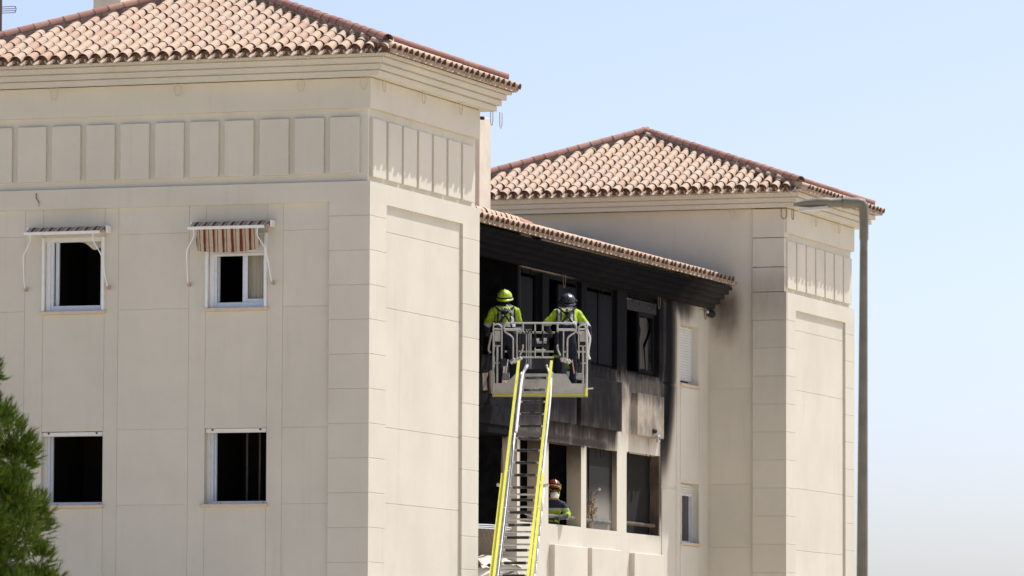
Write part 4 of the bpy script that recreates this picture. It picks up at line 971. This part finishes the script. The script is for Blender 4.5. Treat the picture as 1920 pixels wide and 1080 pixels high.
def firefighter(loc, rz, name_label, pose, jacket, lo, helm, tiltdeg, roll):
    """seen from behind: y forward (away from the camera)"""
    root = empty('person', loc, rz, label=name_label, category='person', group='firefighters')
    root.scale = (1.05, 1.05, 1.05)
    J, E = {}, []
    J['pelvis'] = ((0,pose['py'],0.93), (0.165,0.125)); J['waist'] = ((0,pose['py']+0.03,1.08), (0.165,0.125)); J['chest'] = ((pose['lean'],0.15+pose['py']+pose.get('bend',0)*0.6,1.30-pose.get('bend',0)*0.35), (0.195,0.145))
    J['upper'] = ((pose['lean'],0.235+pose['py']+pose.get('bend',0)*1.0,1.415-pose.get('bend',0)*0.35), (0.150,0.115)); J['neck'] = ((pose['lean']*1.2,0.30+pose['py']+pose.get('bend',0)*1.2,1.475-pose.get('bend',0)*0.35), 0.070); J['head'] = ((pose['lean']*1.3,0.345+pose['py']+pose.get('bend',0)*1.35,1.56-pose.get('bend',0)*0.35), (0.088,0.102)); J['crown'] = ((pose['lean']*1.3,0.36+pose['py']+pose.get('bend',0)*1.45,1.645-pose.get('bend',0)*0.35), (0.072,0.088))
    E += [('pelvis','waist'),('waist','chest'),('chest','upper'),('upper','neck'),('neck','head'),('head','crown')]
    for s, t in ((-1,'L'),(1,'R')):
        J['hip'+t] = ((s*0.10,pose['py'],0.86),0.105); J['knee'+t] = ((s*0.12,pose['py']+0.06,0.48),0.078); J['ank'+t] = ((s*0.13,pose['py']-0.02,0.11),0.062); J['toe'+t] = ((s*0.15,pose['py']+0.13,0.06),0.05)
        E += [('pelvis','hip'+t),('hip'+t,'knee'+t),('knee'+t,'ank'+t),('ank'+t,'toe'+t)]
        sh = Vector((s*0.182+pose['lean'],0.22+pose['py']+pose.get('bend',0)*1.0,1.365-pose.get('bend',0)*0.35)); el = Vector(pose['elbow'+t]); wr_ = Vector(pose['wrist'+t])
        J['sh'+t] = (sh[:],0.088); J['el'+t] = (el[:],0.072); J['wr'+t] = (wr_[:],0.048)
        E += [('upper','sh'+t),('sh'+t,'el'+t),('el'+t,'wr'+t)]
        hand(J, E, 'wr'+t, wr_, (wr_-el)*0.6+Vector((0,0.1,-0.05)), (-s*1.0,0.2,0), 0.9, t)
    me = skin('person_body', J, E, None, 3); crease(me, 0.016)
    wl_, wr2 = Vector(pose['wristL']), Vector(pose['wristR']); nk = J['neck'][0]
    eL, eR = Vector(pose['elbowL']), Vector(pose['elbowR'])
    def fn(c):
        if c.z > nk[2]-0.015 and abs(c.x-nk[0]) < 0.13: return 2
        for a, e_ in ((wl_, eL), (wr2, eR)):
            d = (e_-a); t = (c-a).dot(d)/d.length_squared
            if (c-a).length < 0.16 and t < -0.02: return 3
            if t < 0.92 and ((c-a)-d*max(0,min(1,t))).length < 0.12 and (abs(c.x) > 0.24 or c.y > 0.33): return 1
        return 0 if c.z > lo-0.04 else 1
    matassign(me, [M[jacket], M['navy'], M['hair'], M['glove']], fn)
    body = link('person_body', me, root)
    tl_ = Matrix.Rotation(R(tiltdeg),3,'X') @ Matrix.Rotation(R(roll),3,'Y')
    helmet(root, Vector(J['crown'][0])+Vector((0,-0.02,-0.015)), tl_, helm, 0.22, hz=0.100 if pose.get('bend') else 0.115)
    if pose.get('bend'):
        hc = Vector(J['crown'][0])
        for s in (-1, 1): MB().tube([hc+Vector((s*0.12,-0.01,-0.05)),hc+Vector((s*0.15,-0.01,-0.06))],[0.045,0.035],8).build('ear_defender', M['strap'], root)
        MB().tube([hc+Vector((-0.02,-0.16,-0.04)),hc+Vector((0.03,-0.165,-0.035))],0.022,6).build('helmet_lamp', M['strap'], root)
    # harness: cross straps on the back, D-ring
    def onback(x, z, out=0.012): 
        yb = 0.15+pose['py']+pose.get('bend',0)*0.7 - 0.165 + (z-1.30)*0.66 + abs(x-pose['lean'])**2*2.2
        return Vector((x, yb-out, z))
    l = pose['lean']
    for s in (-1, 1):
        MB().tube(curve([onback(l+s*0.15,1.44), onback(l+s*0.06,1.36), onback(l+0.01,1.29), onback(l-s*0.08,1.18), onback(l-s*0.13,1.06), onback(l-s*0.15,0.97)],3), 0.017, 6).build('harness_strap', M['strap'], root)
    MB().tube([onback(l,1.34,0.02),onback(l,1.40,0.02)],[0.04,0.025],6).build('harness_plate', M['strap'], root)
    q = [onback(l+0.03*math.cos(t),1.385+0.032*math.sin(t),0.035) for t in [2*math.pi*i/12 for i in range(13)]]
    MB().tube(q, 0.008, 6).build('metal_ring', M['greylamp'], root)
    if pose.get('rope'):
        MB().tube(curve([onback(l+0.03,1.47,0.03),onback(l+0.06,1.42,0.05),onback(l+0.10,1.36,0.05),onback(l+0.13,1.33,0.04),onback(l+0.07,1.36,0.04),onback(l+0.02,1.42,0.04)],4),0.010,6).build('rope_lanyard', M['greylamp'], root)
    return root
pA = firefighter(K(-0.60,0.28,0.04), CY, 'firefighter with a lime yellow helmet seen from behind at left in the rescue cage',
    dict(py=0.0, lean=-0.025, elbowL=(-0.32,0.22,1.16), elbowR=(0.21,0.32,1.12), wristL=(-0.33,0.42,1.05), wristR=(0.16,0.52,1.12), rope=True), 'jacket', 1.13, 'helmY', 12, 0)
pB = firefighter(K(0.43,0.28,0.04), CY, 'firefighter with a dark navy helmet seen from behind at right in the rescue cage',
    dict(py=0.03, lean=0.03, bend=0.10, elbowL=(-0.33,0.26,1.15), elbowR=(0.37,0.24,1.11), wristL=(-0.27,0.5,1.06), wristR=(0.40,0.42,0.98)), 'jacket2', 1.17, 'helmN', 22, 6)

# firefighter leaning out of the second lower opening, looking up to the left
pc = empty('person', (XW-0.22, 13.84, 4.21), R(-150), label='firefighter in a red helmet and white mask leaning on a balcony handrail', category='person', group='firefighters')
J, E = {}, []
# local: y towards the outside (facing +y local), x to the wearer's right
J['pelvis'] = ((0,-0.18,0.80),(0.15,0.11)); J['waist'] = ((0,-0.10,0.95),(0.155,0.115)); J['chest'] = ((0,0.0,1.12),(0.18,0.13)); J['upper'] = ((0,0.06,1.22),(0.15,0.105))
J['neck'] = ((0,0.10,1.31),0.062); J['head'] = ((-0.01,0.135,1.41),(0.083,0.098)); J['crown'] = ((-0.01,0.135,1.50),(0.07,0.086)); J['nose'] = ((-0.012,0.225,1.415),0.016)
E += [('pelvis','waist'),('waist','chest'),('chest','upper'),('upper','neck'),('neck','head'),('head','crown'),('head','nose')]
for s, t in ((-1,'L'),(1,'R')):
    J['hip'+t] = ((s*0.1,-0.2,0.72),0.1); J['knee'+t] = ((s*0.11,-0.15,0.38),0.075); J['ank'+t] = ((s*0.12,-0.22,0.08),0.06); J['toe'+t] = ((s*0.13,-0.07,0.05),0.045)
    E += [('pelvis','hip'+t),('hip'+t,'knee'+t),('knee'+t,'ank'+t),('ank'+t,'toe'+t)]
    el = Vector((s*0.27,0.16,1.02)); wr_ = Vector((s*0.06,0.34,0.955))
    J['sh'+t] = ((s*0.19,0.05,1.20),0.082); J['el'+t] = (el[:],0.068); J['wr'+t] = (wr_[:],0.045); E += [('upper','sh'+t),('sh'+t,'el'+t),('el'+t,'wr'+t)]
    hand(J, E, 'wr'+t, wr_, (-s*0.9,0.25,-0.12), (0,0.6,0.8), 1.1, t)
me = skin('person_body', J, E, None, 3); crease(me, 0.010)
def fnc(c):
    if c.z > 1.30 and abs(c.x) < 0.13: return 2
    for s in (-1,1):
        wr_ = Vector((s*0.06,0.34,0.955)); el = Vector((s*0.27,0.16,1.02))
        if c.y > 0.24 and (c-wr_).length < 0.22 and c.z < 1.08: return 3
    return 0
m = Mat('lime_sleeve', 0.75); n = m.noise(8,5); kk = m.mix(n.ss(.35,.7),(0.43,0.58,0.035),(0.24,0.36,0.02)); kk = m.mix(m.z.ss(1.115,1.125), kk, (0.40,0.42,0.46)); kk = m.mix(m.z.ss(1.145,1.152), kk, (0.014,0.016,0.03)); kk = m.mix(m.z.ss(0.895,0.905), (0.014,0.016,0.03), kk)
M['lime'] = m.out(kk, m.noise(6,3), 0.7, 0.04)
matassign(me, [M['lime'], M['navy'], M['skin'], M['glove']], fnc)
link('person_body', me, pc)
tl_ = Matrix.Rotation(R(14),3,'X') @ Matrix.Rotation(R(-10),3,'Y')
hh = helmet(pc, (-0.01,0.095,1.535), tl_, 'helmR', 0.06, 'helmY', hz=0.142, flare=1.07)
MB().tube([Vector((-0.01,0.095,1.535))+tl_@Vector((0.128*math.cos(t),0.152*math.sin(t),0.03)) for t in [math.pi*(0.05+0.9*i/12) for i in range(13)]], 0.013, 6).build('goggles', M['helmR'], hh)
for s in (-1, 1):   # lime neck guard straps and chin strap
    MB().tube(curve([(s*0.12,0.02,1.49),(s*0.115,0.06,1.40),(s*0.08,0.13,1.325)],4),0.013,6).build('chin_strap', M['helmY'], hh)
mb = MB(); P = []; n = 10
for j in range(7):
    v = j/6; zz = 1.325+0.105*v
    for i in range(n+1):
        a = math.pi*(0.12+0.76*i/n); bul = 1+0.32*math.sin(math.pi*v)*math.sin(a)**3
        P.append((-0.01+0.086*math.cos(a)*(0.75+0.25*math.sin(math.pi*v)), 0.135+0.100*math.sin(a)*bul, zz))
mb.add(P, [(j*(n+1)+i,j*(n+1)+i+1,(j+1)*(n+1)+i+1,(j+1)*(n+1)+i) for j in range(6) for i in range(n)], True); mb.build('face_mask', M['mask'], pc)
for s in (-1, 1):
    e_ = MB(); ellipsoid(e_, (-0.01+s*0.034,0.225,1.455), (0.014,0.010,0.008)); e_.build('eye', M['hair'], pc)
    e_ = MB(); ellipsoid(e_, (-0.01+s*0.088,0.13,1.43), (0.010,0.02,0.034)); e_.build('ear', M['skin'], pc)

# ------------------------------------------------------------------ dried plant, scraps and small fittings
dp = empty('dry_plant', (XW-0.075, 15.60, 5.02), label='withered brown plant with bare twigs behind a balcony handrail', category='plant')
MB().tube([(0,0,0),(0,0,0.14)],[0.045,0.055],10).build('flower_pot', M['mortar'], dp)
tw = MB(); tw.tube(curve([(0,0,0.1),(0.02,0.03,0.35),(0.0,0.05,0.62),(0.02,0.02,0.72)],3),[.012]*10,5)
tw.tube(curve([(0,0.05,0.58),(0,-0.1,0.72),(0,-0.22,0.86)],3),0.006,4); tw.tube(curve([(0,0.05,0.60),(0,0.3,0.72),(0,0.6,0.80)],3),0.006,4); tw.tube(curve([(0,0.0,0.62),(0,-0.2,0.68)],3),0.005,4)
tw.build('twigs', M['bark'], dp)
lf = MB()
for k in range(70):
    c = Vector((random.gauss(0.01,.025), random.gauss(0.03,.13), random.uniform(0.12,0.55))); a = Vector((random.uniform(-1,1),random.uniform(-1,1),random.uniform(-1,1))).normalized(); b = a.orthogonal().normalized()
    l = random.uniform(.03,.06); lf.add([c, c+a*l+b*l*.4, c+a*l*2+Vector((0,0,-.01)), c+a*l-b*l*.4], [(0,1,2,3)])
lf.build('leaves', M['brown'], dp)
MB().tube([(0,0.5,0.78),(0.01,0.53,0.76)],[0.028,0.02],7).build('seed_head', M['sheet'], dp)

lg = empty('wall_lamp', (XW+0.0, 22.66, 9.52), label='small dark wall lamp under the end of the blackened cornice', category='wall lamp')
lb = MB(); ellipsoid(lb, (0.09,0,-0.02), (0.07,0.2,0.08), None, 12, -1); lb.build('lamp_shade', M['rubber'], lg)
lb = MB(); ellipsoid(lb, (0.10,-0.28,0.0), (0.03,0.06,0.035), None, 10, -1); lb.build('bulb_cover', M['cage'], lg)
sb = empty('wall_sensor', (XW+0.12, 18.92, 6.98), label='small grey sensor box with a black ball on the light spandrel panel', category='sensor')
rbox('housing', M['cage'], sb, (0,0.06,-0.18),(0.05,0.18,-0.04),0.006); rbox('sensor_face', M['rubber'], sb, (0.045,0.10,-0.14),(0.054,0.15,-0.08),0.003)
lb = MB(); ellipsoid(lb, (0.03,-0.10,0.02), (0.045,0.09,0.05), None, 10, -1); lb.build('ball', M['rubber'], sb)

# crumpled pale sheets on the lower parapet beside the left tower
sh = empty('crumpled_sheets', (XW-0.02, 10.2, 4.07), label='crumpled pale sheets draped over the lower parapet beside the left tower', category='debris')
for k in range(3):
    P = []; nn = 12; rr = random.Random(20+k)
    for i in range(nn+1):
        u = i/nn; yy = -1.2+2.2*u
        zz = 0.06+0.10*k + 0.05*math.sin(u*7+k*2)+rr.uniform(-.015,.015)
        P += [(-0.22,yy,zz+0.03),(0.05+0.03*math.sin(u*9+k),yy,zz),(0.13+0.04*math.sin(u*6+k*1.3),yy,zz-0.10-0.04*math.cos(u*8+k))]
    mb = MB(); mb.add(P, [(3*i+j,3*i+3+j,3*i+4+j,3*i+1+j) for i in range(nn) for j in (0,1)], False); mb.build('sheet', M['sheet'], sh)
rl = empty('clothes_airer', (XW-0.05, 10.3, 4.85), label='bent metal airer with torn netting beside the ladder, above the crumpled sheets', category='airer')
for k in range(3): MB().tube(curve([(0.03*k,-1.2,0.03*k),(0.03*k,-0.2,0.03*k+0.015),(0.03*k,0.6,0.03*k-0.01)],4),0.010,5).build('airer_rod', M['alu'], rl)
nt_ = MB()
for k in range(7): nt_.tube([(0,-1.1+0.22*k,0),(0,-0.88+0.22*k,-0.22)],0.004,4); nt_.tube([(0,-0.88+0.22*k,0),(0,-1.1+0.22*k,-0.22)],0.004,4)
nt_.build('netting', M['rust'], rl)
print('objects', len(D.objects))
